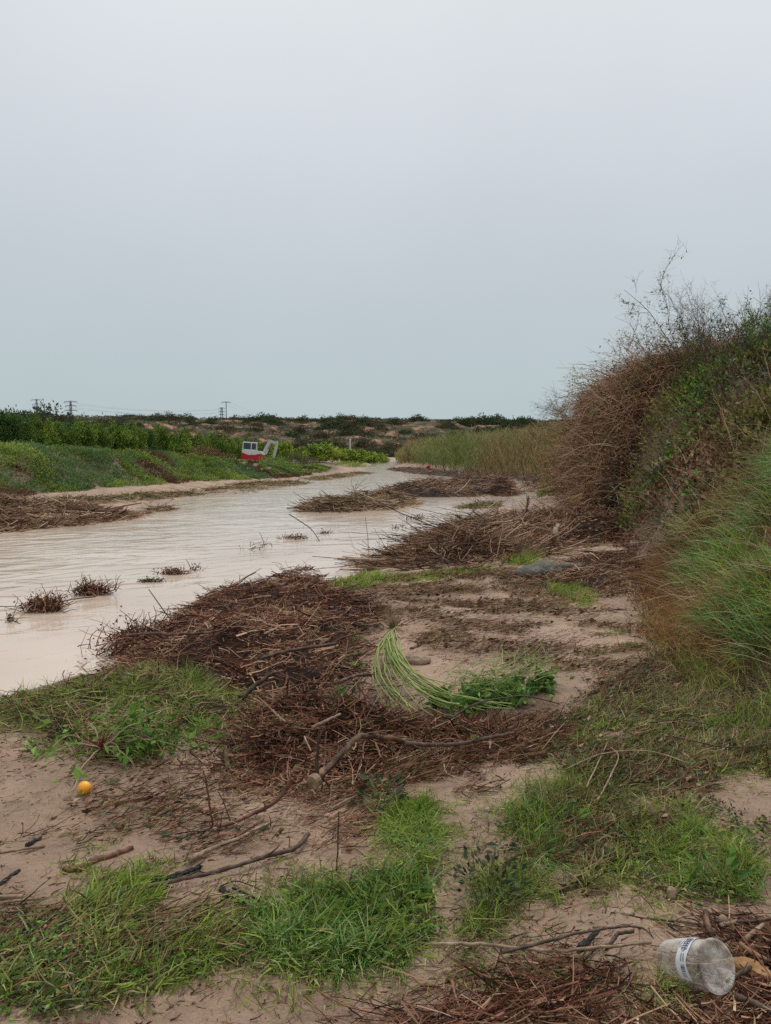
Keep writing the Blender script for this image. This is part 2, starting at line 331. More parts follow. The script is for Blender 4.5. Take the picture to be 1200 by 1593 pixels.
# ------------------------------------------------------------------ ground
def ground_material():
    m, N, L, B = new_mat('washed sand and silt')
    co = N.new('ShaderNodeTexCoord')
    def noise(s, d=5, r=.55, vec=None):
        n = N.new('ShaderNodeTexNoise'); n.inputs['Scale'].default_value = s; n.inputs['Detail'].default_value = d; n.inputs['Roughness'].default_value = r
        L.new(vec or co.outputs['Object'], n.inputs['Vector']); return n.outputs[0]
    def mr(v, a, b, c=0, d=1):
        n = N.new('ShaderNodeMapRange'); n.inputs[1].default_value = a; n.inputs[2].default_value = b; n.inputs[3].default_value = c; n.inputs[4].default_value = d; L.new(v, n.inputs[0]); return n.outputs[0]
    def mix(f, a, b):
        n = N.new('ShaderNodeMix'); n.data_type = 'RGBA'
        if hasattr(f, 'links') or not isinstance(f, float): L.new(f, n.inputs[0])
        else: n.inputs[0].default_value = f
        for k, v in ((6, a), (7, b)):
            if isinstance(v, tuple): n.inputs[k].default_value = (*v, 1)
            else: L.new(v, n.inputs[k])
        return n.outputs[2]
    def math_(op, a, b):
        n = N.new('ShaderNodeMath'); n.operation = op; n.use_clamp = True
        for k, v in ((0, a), (1, b)):
            if isinstance(v, (int, float)): n.inputs[k].default_value = v
            else: L.new(v, n.inputs[k])
        return n.outputs[0]
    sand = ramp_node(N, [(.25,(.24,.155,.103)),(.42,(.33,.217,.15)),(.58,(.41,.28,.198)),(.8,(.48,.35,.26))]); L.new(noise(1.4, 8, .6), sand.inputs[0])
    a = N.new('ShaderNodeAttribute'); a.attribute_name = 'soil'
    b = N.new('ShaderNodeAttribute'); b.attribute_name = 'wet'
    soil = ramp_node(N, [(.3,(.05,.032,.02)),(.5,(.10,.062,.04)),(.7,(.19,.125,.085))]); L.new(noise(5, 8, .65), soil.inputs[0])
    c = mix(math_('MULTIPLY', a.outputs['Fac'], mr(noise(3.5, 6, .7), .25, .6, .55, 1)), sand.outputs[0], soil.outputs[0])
    # damp darker patches
    damp = mr(noise(.9, 6, .65), .45, .60)
    c = mix(math_('MULTIPLY', damp, .42), c, (.185,.122,.084))
    c = mix(math_('MULTIPLY', mr(noise(6, 8, .7), .50, .62), .35), c, (.17,.11,.075))
    # dark crumbs and pale grit
    v = N.new('ShaderNodeTexVoronoi'); v.inputs['Scale'].default_value = 85; L.new(co.outputs['Object'], v.inputs['Vector'])
    c = mix(math_('MULTIPLY', mr(v.outputs['Distance'], .16, .10), mr(noise(2.2, 4), .45, .65, 0, .8)), c, (.06,.035,.022))
    v2 = N.new('ShaderNodeTexVoronoi'); v2.inputs['Scale'].default_value = 60; L.new(co.outputs['Object'], v2.inputs['Vector'])
    c = mix(math_('MULTIPLY', mr(v2.outputs['Distance'], .10, .07), mr(noise(3.1, 2), .55, .62, 0, .7)), c, (.6,.5,.4))
    wet = b.outputs['Fac']
    c = mix(math_('MULTIPLY', wet, .55), c, (.20,.135,.10))
    c2 = N.new('ShaderNodeMix'); L.new(c, B.inputs['Base Color'])
    rg = math_('SUBTRACT', mr(noise(1.1, 4), .35, .65, .62, .95), mix_f(N, L, wet, .35)); L.new(rg, B.inputs['Roughness'])
    B.inputs['Specular IOR Level'].default_value = .35
    st = N.new('ShaderNodeMapping'); st.inputs['Scale'].default_value = (1, 2.6, 1); st.inputs['Rotation'].default_value = (0, 0, .35); L.new(co.outputs['Object'], st.inputs[0])
    b1 = N.new('ShaderNodeBump'); b1.inputs['Strength'].default_value = .8; b1.inputs['Distance'].default_value = .035; L.new(noise(14, 8, .62, st.outputs[0]), b1.inputs['Height'])
    b2 = N.new('ShaderNodeBump'); b2.inputs['Strength'].default_value = .7; b2.inputs['Distance'].default_value = .006; L.new(noise(160, 4, .6), b2.inputs['Height']); L.new(b1.outputs[0], b2.inputs['Normal'])
    L.new(b2.outputs[0], B.inputs['Normal'])
    return m
def mix_f(N, L, v, k):
    n = N.new('ShaderNodeMath'); n.operation = 'MULTIPLY'; n.inputs[1].default_value = k; L.new(v, n.inputs[0]); return n.outputs[0]
M['ground'] = ground_material()

def terrain_sheet():
    ys = np.exp(np.linspace(math.log(.9), math.log(420), 760))
    tn = np.concatenate([np.linspace(-2.6, -.62, 70)[:-1], np.linspace(-.62, .62, 560), np.linspace(.62, 2.6, 70)[1:]])
    Y, T = np.meshgrid(ys, tn, indexing='ij'); X = T*(Y+1.0)
    ys2 = np.linspace(-14, .9, 40)[:-1]; Y2, T2 = np.meshgrid(ys2, tn, indexing='ij'); X2 = T2*(1.9+(.9-Y2)*.8)
    X = np.concatenate([X2, X]); Y = np.concatenate([Y2, Y])
    Z = terrain(X, Y)
    a = grid_acc(X, Y, Z); a.smooth = True; me = a.mesh('ground')
    d = sdpoly(X, Y, RIVER); b = X-bank_x(Y); e = -sdpoly(X, Y, TOE)
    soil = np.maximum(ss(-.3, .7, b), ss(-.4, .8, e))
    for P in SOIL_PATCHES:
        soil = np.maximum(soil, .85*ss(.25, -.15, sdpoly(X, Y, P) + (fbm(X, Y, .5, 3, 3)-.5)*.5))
    earth = ss(.0, .5, b)*ss(9.5, 10.5, Y)*ss(15, 13.5, Y)*ss(1.3, .7, b)*ss(.4, .55, fbm(X, Y, .8, 3, 6))
    soil = soil*(1-.8*earth)
    wet = ss(1.2, 0, d + (fbm(X, Y, .8, 3, 4)-.5)*1.0)*(1-ss(0, .4, b))
    for nm, arr in (('soil', soil), ('wet', wet)):
        at = me.attributes.new(nm, 'FLOAT', 'POINT'); at.data.foreach_set('value', arr.ravel().astype(np.float32))
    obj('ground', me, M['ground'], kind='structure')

MOUND = [(175,1035),(205,985),(270,955),(300,930),(380,915),(440,925),(520,905),(600,925),(590,960),(550,985),(560,1040),(560,1090),(480,1080),(400,1090),(330,1060),(250,1045)]
LOWER = [(375,1090),(470,1070),(560,1085),(640,1110),(760,1115),(850,1100),(845,1140),(780,1160),(680,1175),(600,1190),(520,1215),(450,1225),(385,1215),(355,1165)]
GREENMAT = [(-60,1110),(40,1085),(130,1055),(230,1040),(330,1055),(390,1090),(365,1130),(290,1140),(260,1180),(180,1190),(110,1170),(60,1145),(-20,1130)]
BOTPILE = [(600,1610),(680,1585),(740,1552),(810,1522),(900,1495),(960,1505),(930,1560),(940,1660),(540,1660)]
RIGHTPILE = [(985,1600),(1010,1575),(1100,1562),(1140,1530),(1150,1490),(1090,1445),(1130,1425),(1230,1440),(1290,1500),(1290,1660),(985,1660)]
REEDPILE = [(572,870),(640,846),(700,826),(760,806),(830,792),(890,785),(890,820),(870,860),(800,872),(720,880),(640,886),(590,882)]
RIGHTBASE = [(850,1100),(1000,1020),(1300,1030),(1300,1200),(1150,1200),(1000,1330),(880,1430),(700,1470),(730,1350),(800,1230),(780,1170)]
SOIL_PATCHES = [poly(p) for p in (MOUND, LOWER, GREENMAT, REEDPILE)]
terrain_sheet()

# ------------------------------------------------------------------ river
def river():
    m, N, L, B = new_mat('muddy flood water')
    co = N.new('ShaderNodeTexCoord'); mp = N.new('ShaderNodeMapping'); mp.inputs['Rotation'].default_value = (0, 0, R(-28)); L.new(co.outputs['Object'], mp.inputs[0])
    n1 = N.new('ShaderNodeTexNoise'); n1.inputs['Scale'].default_value = .35; n1.inputs['Detail'].default_value = 6; L.new(mp.outputs[0], n1.inputs['Vector'])
    r = ramp_node(N, [(.35,(.50,.39,.305)),(.65,(.60,.485,.395))]); L.new(n1.outputs[0], r.inputs[0]); L.new(r.outputs[0], B.inputs['Base Color'])
    B.inputs['Roughness'].default_value = .09; B.inputs['IOR'].default_value = 1.33; B.inputs['Specular IOR Level'].default_value = .5
    mp2 = N.new('ShaderNodeMapping'); mp2.inputs['Scale'].default_value = (1.0, 1.9, 1); L.new(mp.outputs[0], mp2.inputs[0])
    n2 = N.new('ShaderNodeTexNoise'); n2.inputs['Scale'].default_value = 1.2; n2.inputs['Detail'].default_value = 3; n2.inputs['Roughness'].default_value = .45; n2.inputs['Distortion'].default_value = .8; L.new(mp2.outputs[0], n2.inputs['Vector'])
    b1 = N.new('ShaderNodeBump'); b1.inputs['Strength'].default_value = .2; b1.inputs['Distance'].default_value = .12; L.new(n2.outputs[0], b1.inputs['Height'])
    n3 = N.new('ShaderNodeTexNoise'); n3.inputs['Scale'].default_value = 9; n3.inputs['Detail'].default_value = 4; n3.inputs['Distortion'].default_value = .5; L.new(mp2.outputs[0], n3.inputs['Vector'])
    b2 = N.new('ShaderNodeBump'); b2.inputs['Strength'].default_value = .04; b2.inputs['Distance'].default_value = .02; L.new(n3.outputs[0], b2.inputs['Height']); L.new(b1.outputs[0], b2.inputs['Normal'])
    L.new(b2.outputs[0], B.inputs['Normal'])
    ys = np.exp(np.linspace(math.log(2.), math.log(200), 420)); tn = np.linspace(-2.6, .45, 500)
    Y, T = np.meshgrid(ys, tn, indexing='ij'); X = T*(Y+1)
    d = sdpoly(X, Y, RIVER)
    ca, sa = math.cos(.5), math.sin(.5); U = X*ca+Y*sa; V = -X*sa+Y*ca
    Z = WATER_Z + ss(0, .8, -d+.4)*((fbm(U, V*1.5, 1.5, 3, 61)-.5)*.026 + (fbm(U, V*1.8, .45, 3, 62)-.5)*.014)*np.clip(1.2-Y/70, .3, 1)
    a = grid_acc(X, Y, Z, keep=d < 1.5); a.smooth = True
    obj('river', a, m, kind='structure')
river()
# field beyond the sheet, reaching the horizon
a = Acc()
ry = [250, 400, 600, 880]; rx = [-880, -500, -200, 0, 200, 500, 880]
X, Y = np.meshgrid(rx, ry); grid_acc(X.astype(float), Y.astype(float), X*0.0 - .12, acc=a)
obj('plain', a, rough_mat('olive scrub soil', [(.05,.05,.02),(.10,.085,.05),(.16,.11,.07)], .02, .9, 0, .1), kind='structure')
# ------------------------------------------------------------------ heaps of flood debris
def heap_h(x, y, P, H, edge, s):
    d = -sdpoly(x, y, P) + (fbm(x, y, edge*1.1, 3, s)-.5)*edge*.9
    return H*ss(0, edge, d)*np.clip(-.05+1.25*fbm(x, y, edge*1.1, 3, s+3)+1.3*(fbm(x, y, edge*.45, 3, s+4)-.42), .03, 2)
def heap(name, label, px, H, n, mats, ln=(.12,.45), rad=(.0025,.006), az=0.4, spread=.5, edge=.45, s=1, S=4, wig=.12, world=None, kind=None, cat='debris heap',
         extra=None, fringe=.10, tilt=.22, group=None, core=True, dens=None, sides=3, lift=1.0):
    if world is not None: P = world
    else:      # outline measured on the silhouette: far edge points belong to the top of the heap, near ones to the ground
        ys_ = [q[1] for q in px]; y0_, y1_ = min(ys_), max(ys_); P = []
        for a_, b_ in px:
            g_ = GT(a_, b_); k_ = (y1_-b_)/(y1_-y0_); P.append(tuple(G(a_, b_, min(g_[2], .3)+H*.55*k_)[:2]))
    A = np.array(P); lo, hi = A.min(0)-.2, A.max(0)+.2
    acc = Acc()
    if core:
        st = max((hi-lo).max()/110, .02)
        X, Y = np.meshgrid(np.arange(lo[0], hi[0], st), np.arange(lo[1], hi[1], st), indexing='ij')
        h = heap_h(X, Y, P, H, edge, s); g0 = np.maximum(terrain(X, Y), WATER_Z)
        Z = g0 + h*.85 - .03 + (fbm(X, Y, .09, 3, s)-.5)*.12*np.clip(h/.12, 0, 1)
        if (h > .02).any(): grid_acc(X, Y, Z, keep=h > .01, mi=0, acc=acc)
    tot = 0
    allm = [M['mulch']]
    for mi, (mk, share, kindof) in enumerate(mats):
        k = int(n*share); q = inpoly(P, k, dens or (lambda x, y: .45+.55*ss(.4, .55, fbm(x, y, edge*.6, 3, s+40+mi))))
        if fringe: q = q + rng.normal(0, fringe, q.shape)
        k = len(q)
        h = np.maximum(heap_h(q[:, 0], q[:, 1], P, H, edge, s), 0); g0 = np.maximum(terrain(q[:, 0], q[:, 1]), WATER_Z)
        L = rng.uniform(0, 1, k)**2.4*(ln[1]-ln[0])+ln[0]
        a = az + rng.normal(0, spread, k) + (fbm(q[:, 0], q[:, 1], edge, 3, s+9)-.5)*3.5 + np.where(rng.random(k) < .15, rng.uniform(-1.6, 1.6, k), 0)
        tl = rng.normal(0, tilt, k)
        D = np.stack([np.cos(a)*np.cos(tl), np.sin(a)*np.cos(tl), np.sin(tl)], -1)*rng.choice([-1, 1], (k, 1))
        z = g0 + h*(.85+.25*lift*rng.random(k)) + rng.random(k)*.02
        p0 = np.stack([q[:, 0], q[:, 1], z], -1) - D*L[:, None]*.5
        allm.append(M[mk]); big_ = (rng.random(k) < .035) & (kindof == 'twig'); L = np.where(big_, L*1.5+ln[1]*.3, L)
        if kindof == 'twig': tubes(acc, walk(p0, D, L, S, wig), rng.uniform(rad[0], rad[1], k)*(.6+.8*rng.random(k)**3)*np.where(big_, 1.9, 1), sides, mi+1)
        elif kindof == 'blade': ribbons(acc, walk(p0, D, L, S, wig*1.4), rng.uniform(rad[0], rad[1], k)*2.2, mi+1)
        else: leaves(acc, p0+D*L[:, None]*.5, D+rng.normal(0, .4, D.shape), np.clip(L*.3, .012, max(.03, ln[1]*.1)), np.clip(L*.14, .006, max(.014, ln[1]*.05)), mi+1)
    q = inpoly(P, n//70); h = np.maximum(heap_h(q[:, 0], q[:, 1], P, H, edge, s), 0); g0 = np.maximum(terrain(q[:, 0], q[:, 1]), WATER_Z); k = len(q)
    tubes(acc, walk(np.c_[q, g0+h*.8], np.c_[rng.normal(0, .6, (k, 2)), rng.uniform(.2, 1, k)], rng.uniform(.12, .42, k)*ln[1]/.8, 5, .2), rng.uniform(rad[0], rad[1], k), 3, 1, .35)
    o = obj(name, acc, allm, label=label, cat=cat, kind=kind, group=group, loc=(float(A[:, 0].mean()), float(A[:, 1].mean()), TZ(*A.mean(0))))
    return o
TW = 'twig'
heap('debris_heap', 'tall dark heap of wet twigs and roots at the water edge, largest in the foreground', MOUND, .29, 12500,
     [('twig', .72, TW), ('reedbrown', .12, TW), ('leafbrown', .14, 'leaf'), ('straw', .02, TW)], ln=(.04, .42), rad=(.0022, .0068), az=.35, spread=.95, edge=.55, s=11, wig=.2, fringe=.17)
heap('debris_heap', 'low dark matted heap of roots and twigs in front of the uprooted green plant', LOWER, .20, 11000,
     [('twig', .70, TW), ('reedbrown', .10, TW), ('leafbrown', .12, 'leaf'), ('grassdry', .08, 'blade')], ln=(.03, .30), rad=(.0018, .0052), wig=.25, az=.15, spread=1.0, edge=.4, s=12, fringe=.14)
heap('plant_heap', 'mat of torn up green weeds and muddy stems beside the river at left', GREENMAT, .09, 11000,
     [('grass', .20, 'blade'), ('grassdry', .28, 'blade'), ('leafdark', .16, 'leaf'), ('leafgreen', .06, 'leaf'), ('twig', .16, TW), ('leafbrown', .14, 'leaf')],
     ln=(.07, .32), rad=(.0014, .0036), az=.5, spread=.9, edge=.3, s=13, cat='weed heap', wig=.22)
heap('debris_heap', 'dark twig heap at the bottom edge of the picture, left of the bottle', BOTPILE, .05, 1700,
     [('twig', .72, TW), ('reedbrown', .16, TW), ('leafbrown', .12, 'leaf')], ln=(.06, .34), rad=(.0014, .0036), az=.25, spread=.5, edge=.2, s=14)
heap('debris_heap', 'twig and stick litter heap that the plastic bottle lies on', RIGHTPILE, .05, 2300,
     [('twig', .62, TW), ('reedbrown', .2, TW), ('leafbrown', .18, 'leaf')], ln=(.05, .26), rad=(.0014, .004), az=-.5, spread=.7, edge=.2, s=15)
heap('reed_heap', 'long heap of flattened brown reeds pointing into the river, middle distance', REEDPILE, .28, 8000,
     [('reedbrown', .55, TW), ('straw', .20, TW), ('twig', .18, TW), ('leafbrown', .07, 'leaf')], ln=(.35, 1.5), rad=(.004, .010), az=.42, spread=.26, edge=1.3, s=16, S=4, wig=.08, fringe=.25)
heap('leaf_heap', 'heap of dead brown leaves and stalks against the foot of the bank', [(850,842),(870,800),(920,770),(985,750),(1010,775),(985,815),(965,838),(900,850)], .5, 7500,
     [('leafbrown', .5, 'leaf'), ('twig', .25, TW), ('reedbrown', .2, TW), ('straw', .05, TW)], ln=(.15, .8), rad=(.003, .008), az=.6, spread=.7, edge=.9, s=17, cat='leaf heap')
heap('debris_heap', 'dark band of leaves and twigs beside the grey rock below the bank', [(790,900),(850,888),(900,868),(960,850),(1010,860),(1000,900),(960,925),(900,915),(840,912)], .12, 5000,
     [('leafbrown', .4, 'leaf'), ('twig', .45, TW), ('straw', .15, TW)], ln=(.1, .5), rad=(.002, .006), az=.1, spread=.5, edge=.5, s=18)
ISL = [('pale yellowish island of broken reeds in mid river, nearest of the mid river heaps', [(462,795),(480,780),(520,778),(600,772),(640,770),(650,780),(600,790),(520,796)], .38, 3000, [('straw', .75, TW), ('reedbrown', .25, TW)]),
       ('long brown reed island in the river right of the pale one', [(572,765),(610,755),(660,747),(720,750),(770,755),(790,763),(740,772),(660,773),(600,772)], .36, 2800, [('reedbrown', .55, TW), ('straw', .2, TW), ('twig', .25, TW)]),
       ('dark brushwood island furthest up the river before the reed bed', [(690,745),(720,738),(780,740),(800,748),(790,756),(740,750)], .3, 1000, [('twig', .6, TW), ('reedbrown', .4, TW)]),
       ('small round dark brush clump between the islands and the bank', [(755,765),(775,745),(800,748),(805,768),(780,772)], .7, 1100, [('twig', .7, TW), ('reedbrown', .3, TW)]),
       ('thin flat raft of greenish reeds between the long island and the big reed heap', [(720,788),(740,780),(775,781),(770,787),(740,790)], .18, 700, [('straw', .4, TW), ('grassdry', .6, 'blade')]),
       ('brown debris bar along the foot of the far reed bed', [(600,728),(650,727),(700,732),(760,737),(850,745),(870,752),(800,745),(700,740),(640,735)], .25, 1600, [('reedbrown', .6, TW), ('twig', .4, TW)]),
       ('wide brown reed heap on the far bank at the left edge', [(-60,815),(-60,793),(60,789),(150,790),(215,793),(205,803),(130,812),(60,820),(0,828)], .22, 6000, [('reedbrown', .5, TW), ('straw', .38, TW), ('twig', .12, TW)]),
       ('little reed clump at the right end of the far bank heap', [(230,794),(240,787),(255,783),(260,788),(250,795)], .3, 350, [('straw', .6, TW), ('twig', .4, TW)])]
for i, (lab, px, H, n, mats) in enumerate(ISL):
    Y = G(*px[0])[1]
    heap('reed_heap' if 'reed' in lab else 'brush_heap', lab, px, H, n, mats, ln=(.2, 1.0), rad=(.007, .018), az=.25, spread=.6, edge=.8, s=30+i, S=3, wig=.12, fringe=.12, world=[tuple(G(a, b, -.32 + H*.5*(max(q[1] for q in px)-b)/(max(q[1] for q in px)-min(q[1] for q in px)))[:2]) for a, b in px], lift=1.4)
for i, (lab, px) in enumerate([('dark litter streak on the far sand bank below the excavator', [(300,760),(340,752),(400,748),(450,748),(480,746),(470,752),(420,760),(380,768),(320,766)]),
                               ('litter streak on the narrow far bank nearest the orchard end', [(470,744),(520,738),(560,734),(580,735),(540,742),(500,748)]),
                               ('thin litter line on sand above the left reed heap', [(60,778),(150,772),(230,765),(300,762),(310,768),(230,775),(120,782)])]):
    heap('debris_streak', lab, px, .10, 2600, [('leafdark', .25, 'leaf'), ('reedbrown', .35, TW), ('grassdry', .4, 'blade')], ln=(.2, .9), rad=(.006, .014), az=.25, spread=.4, edge=.8, s=50+i, core=False, fringe=.3,
         dens=lambda x, y: ss(.42, .6, fbm(x*.5, y, .9, 3, 77)), cat='debris streak', lift=3)

# ------------------------------------------------------------------ loose litter on the sand
NEAR = [(-200,1600),(-100,1130),(60,1130),(250,1140),(360,1100),(560,980),(600,920),(780,880),(900,860),(1000,900),(1040,1040),(1250,1100),(1400,1600)]
NEARW = poly([(px, min(py, 1590)) for px, py in NEAR]); NEARW = [(-2.6, 1.3), (-3.6, 5.3)] + NEARW[2:-2] + [(3.4, 3.2), (2.6, 1.2)]
acc = Acc()
q = inpoly(NEARW, 9000, lambda x, y: .05+.95*ss(.50, .66, fbm(x, y*1.6, .7, 4, 91)))
L = rng.uniform(.01, .09, len(q))*(.5+1.1*rng.random(len(q))**2); az_ = .45+rng.normal(0, .6, len(q))
D = np.stack([np.cos(az_), np.sin(az_), rng.normal(0, .06, len(q))], -1)
tubes(acc, walk(np.c_[q, terrain(q[:, 0], q[:, 1])+.003], D, L, 3, .2), rng.uniform(.0008, .0026, len(q)), 3, 0)
q = inpoly(NEARW, 11000, lambda x, y: .08+.92*ss(.48, .64, fbm(x, y*1.6, .6, 4, 191)))
leaves(acc, np.c_[q, terrain(q[:, 0], q[:, 1])+.006], np.c_[rng.normal(0, 1, (len(q), 2)), rng.normal(0, .2, len(q))], rng.uniform(.004, .02, len(q)), rng.uniform(.002, .009, len(q)), 1)
q = inpoly(NEARW, 2600, lambda x, y: .03+.97*ss(.5, .64, fbm(x, y*1.6, .5, 4, 291)))
L = rng.uniform(.03, .14, len(q)); az_ = .45+rng.normal(0, .7, len(q))
ribbons(acc, walk(np.c_[q, terrain(q[:, 0], q[:, 1])+.006], np.stack([np.cos(az_), np.sin(az_), rng.normal(.05, .12, len(q))], -1), L, 3, .3), rng.uniform(.002, .005, len(q)), 2)
obj('litter', acc, [M['twig'], M['leafbrown'], M['grassdry']], label='bits of twig, leaf and straw scattered over the near sand', kind='stuff')
# second patch: flood litter between the heap and the bank
def litter_patch(label, px, n, az=.45, ln=(.05,.22), seed=1, keys=(('twig',.4),('leafbrown',.25),('grassdry',.35)), lo=.45, hi=.6, rad=.002):
    P = poly(px); acc = Acc()
    for i, (k, sh) in enumerate(keys):
        q = inpoly(P, int(n*sh), lambda x, y: ss(lo, hi, fbm(x*.8, y*1.4, .45, 4, seed+i*0)))
        L = rng.uniform(*ln, len(q)); a = az+rng.normal(0, .55, len(q)); D = np.stack([np.cos(a), np.sin(a), rng.normal(.06, .15, len(q))], -1)
        p = np.c_[q, terrain(q[:, 0], q[:, 1])+.006+rng.random(len(q))*.03]
        if k == 'leafbrown' or k == 'leafdark': leaves(acc, p, D, L*.35, L*.16, i)
        elif k.startswith('grass'): ribbons(acc, walk(p, D, L, 3, .25), rng.uniform(rad, rad*2.4, len(q)), i)
        else: tubes(acc, walk(p, D, L, 3, .15), rng.uniform(rad*.5, rad*1.6, len(q)), 3, i)
    obj('litter', acc, [M[k] for k, _ in keys], label=label, kind='stuff')
litter_patch('flattened litter on the sand between big heap and bank', [(600,920),(780,885),(900,915),(1000,930),(1030,1020),(1020,1090),(850,1110),(720,1050),(640,1000),(560,960)], 7000, seed=5, lo=.48, hi=.60, az=.5)
litter_patch('dark litter fringe at the top of the sand near the reed heap', [(560,925),(600,900),(700,888),(800,885),(900,890),(920,935),(840,950),(700,945),(620,935)], 6500, seed=6, lo=.42, hi=.55)
litter_patch('litter trails on the sand left of the root heap', [(-60,1330),(40,1300),(130,1235),(230,1190),(330,1190),(380,1230),(450,1260),(420,1330),(300,1370),(150,1330),(60,1350),(-40,1390)], 650, seed=7, lo=.55, hi=.64, az=.6, ln=(.03, .14))
litter_patch('matted stems over the damp ground at right', [(740,1210),(850,1110),(1000,1030),(1290,1040),(1290,1190),(1130,1200),(1000,1330),(880,1430),(720,1470),(740,1330)], 12000, seed=8, lo=.44, hi=.55, az=.7, ln=(.03,.2), keys=(('twig',.3),('leafdark',.2),('grassdry',.4),('leafbrown',.1)))
litter_patch('dark root mat at the top of the lower heap', [(560,1120),(700,1130),(850,1120),(900,1150),(840,1190),(740,1200),(600,1230),(540,1240)], 4500, seed=9, lo=.42, hi=.55, keys=(('twig',.6),('leafbrown',.2),('grassdry',.2)))
litter_patch('thin muddy stems and straw strewn through the lower left grass', [(-60,1420),(60,1400),(200,1400),(340,1410),(380,1500),(200,1560),(-60,1593)], 1300, seed=23, lo=.40, hi=.56, ln=(.03, .16), az=.5, keys=(('twig', .35), ('grassdry', .65)))

# ------------------------------------------------------------------ grass
def grass(label, px, n, mats, ln=(.05,.14), wd=(.0025,.0055), lean=(0.5,-.2), seed=1, lo=.38, hi=.5, tuft=22, ts=.03, spread=.5, up=.62, grav=.10, world=None, nsc=.26):
    P = world or poly(px); acc = Acc()
    for i, (k, sh) in enumerate(mats):
        edge_ = .12
        c = inpoly(P, max(1, int(n*sh/tuft)), lambda x, y: ss(lo, hi, fbm(x, y, nsc, 4, seed))*ss(-.02, .16, -sdpoly(x, y, P)+(fbm(x, y, .15, 2, 3)-.5)*.25))
        q = np.repeat(c, tuft, 0) + rng.normal(0, ts, (len(c)*tuft, 2)); k2 = len(q)
        tl = np.repeat(rng.normal(0, .35, (len(c), 2)), tuft, 0)
        D = np.c_[rng.normal(0, spread, (k2, 2)) + np.array(lean) + tl, np.abs(rng.normal(up, .3, k2))]
        L = rng.uniform(*ln, k2)*np.repeat(rng.uniform(.5, 1.2, len(c)), tuft)
        W = walk(np.c_[q, terrain(q[:, 0], q[:, 1])-.004], D, L, 5, .12, grav)
        W[:, :, 2] = np.maximum(W[:, :, 2], (terrain(q[:, 0], q[:, 1])+.002+rng.random(k2)*.02)[:, None]*np.array([0, 1, 1, 1, 1, 1])[None] + W[:, :, 2]*np.array([1, 0, 0, 0, 0, 0])[None])
        ribbons(acc, W, rng.uniform(*wd, k2), i, tip=.12)
    obj('grass', acc, [M[k] for k, _ in mats], label=label, kind='stuff')
grass('lush green grass tongue in the foreground centre', [(400,1400),(470,1375),(560,1375),(640,1350),(680,1400),(700,1450),(660,1500),(560,1500),(500,1520),(400,1505),(345,1480),(350,1440)], 8000,
      [('grassblue', .5), ('grass', .36), ('grassdry', .14)], ln=(.05, .16), wd=(.0045, .0085), seed=101, lo=.28, hi=.42, lean=(.15, -.75), tuft=16, ts=.028)
grass('narrow strip of green grass running up towards the heap', [(590,1350),(590,1240),(660,1225),(690,1260),(680,1310),(680,1360)], 2600, [('grass', .8), ('grassblue', .2)], ln=(.05, .14), seed=102, lo=.36, hi=.5, lean=(.1, -.6))
grass('yellow green grass along the bottom left', [(-60,1560),(-60,1440),(90,1380),(200,1370),(330,1400),(370,1470),(330,1530),(200,1560),(80,1585)], 4600, [('grass', .55), ('grassblue', .1), ('grassdry', .35)], ln=(.05, .14), wd=(.004, .0075), seed=103, lo=.46, hi=.56, lean=(.6, .2), up=.45)
grass('small tufts between the sticks at left', [(20,1340),(120,1290),(260,1290),(300,1330),(230,1400),(60,1400)], 420, [('grass', .8), ('grassdry', .2)], ln=(.04, .10), seed=104, lo=.55, hi=.62, lean=(.3, .2), tuft=14)
grass('grass tufts edging the sandy hollow at right of centre', [(700,1440),(740,1370),(800,1260),(850,1180),(900,1230),(880,1330),(860,1400),(780,1450),(720,1480)], 5200, [('grassdry', .45), ('grassblue', .2), ('grass', .35)], ln=(.05, .14), seed=105, lo=.42, hi=.54, lean=(.2, -.5))
grass('green grass patch above the bottle', [(930,1330),(1010,1290),(1120,1290),(1180,1330),(1170,1400),(1080,1390),(990,1400),(930,1380)], 3600, [('grass', .6), ('grassblue', .2), ('grassdry', .2)], ln=(.04, .12), seed=106, lo=.40, hi=.52, lean=(-.3, -.3))
grass('patchy worn grass over the right foreground', [(760,1240),(860,1120),(1050,1050),(1290,1080),(1290,1230),(1160,1210),(1100,1290),(1180,1330),(1100,1400),(960,1390),(880,1420),(800,1440),(740,1400)], 16000, [('grassdry', .5), ('grass', .5)], ln=(.04, .12), wd=(.003, .006), seed=107, lo=.42, hi=.54, lean=(.1, -.2))
grass('bright grass edge where sand meets the water beyond the heap', [(450,925),(500,905),(560,895),(640,895),(760,880),(760,895),(600,912),(520,925)], 5000, [('grass', .9), ('grassdry', .1)], ln=(.05, .13), wd=(.005, .009), seed=108, lo=.34, hi=.46, tuft=16, ts=.06, nsc=.5)
grass('bright grass tuft in the middle of the sand near the grey rock', [(850,912),(900,905),(925,935),(910,948),(870,940)], 1800, [('grass', .9), ('grassblue', .1)], ln=(.07, .17), wd=(.004, .007), seed=109, lo=.2, hi=.4, tuft=14, ts=.05)
grass('bright grass at the near edge of the reed heap', [(780,878),(800,860),(835,850),(850,868),(820,884)], 900, [('grass', 1.0)], ln=(.1, .22), wd=(.005, .009), seed=110, lo=.1, hi=.2, tuft=14, ts=.07)
grass('thin grass around the bottle and bottom pile', [(1010,1540),(1060,1500),(1080,1560),(1070,1600),(1030,1610)], 500, [('grass', .7), ('grassdry', .3)], ln=(.03, .08), wd=(.002, .004), seed=111, lo=.3, hi=.5, tuft=14)
grass('grass blades standing among the torn weeds at the river edge', [(120,1140),(180,1060),(260,1040),(340,1060),(370,1100),(300,1120),(240,1160)], 2000, [('grass', .6), ('grassblue', .2), ('grassdry', .2)], ln=(.08, .2), seed=112, lo=.42, hi=.54, lean=(.4, 0), tuft=16, up=.9)
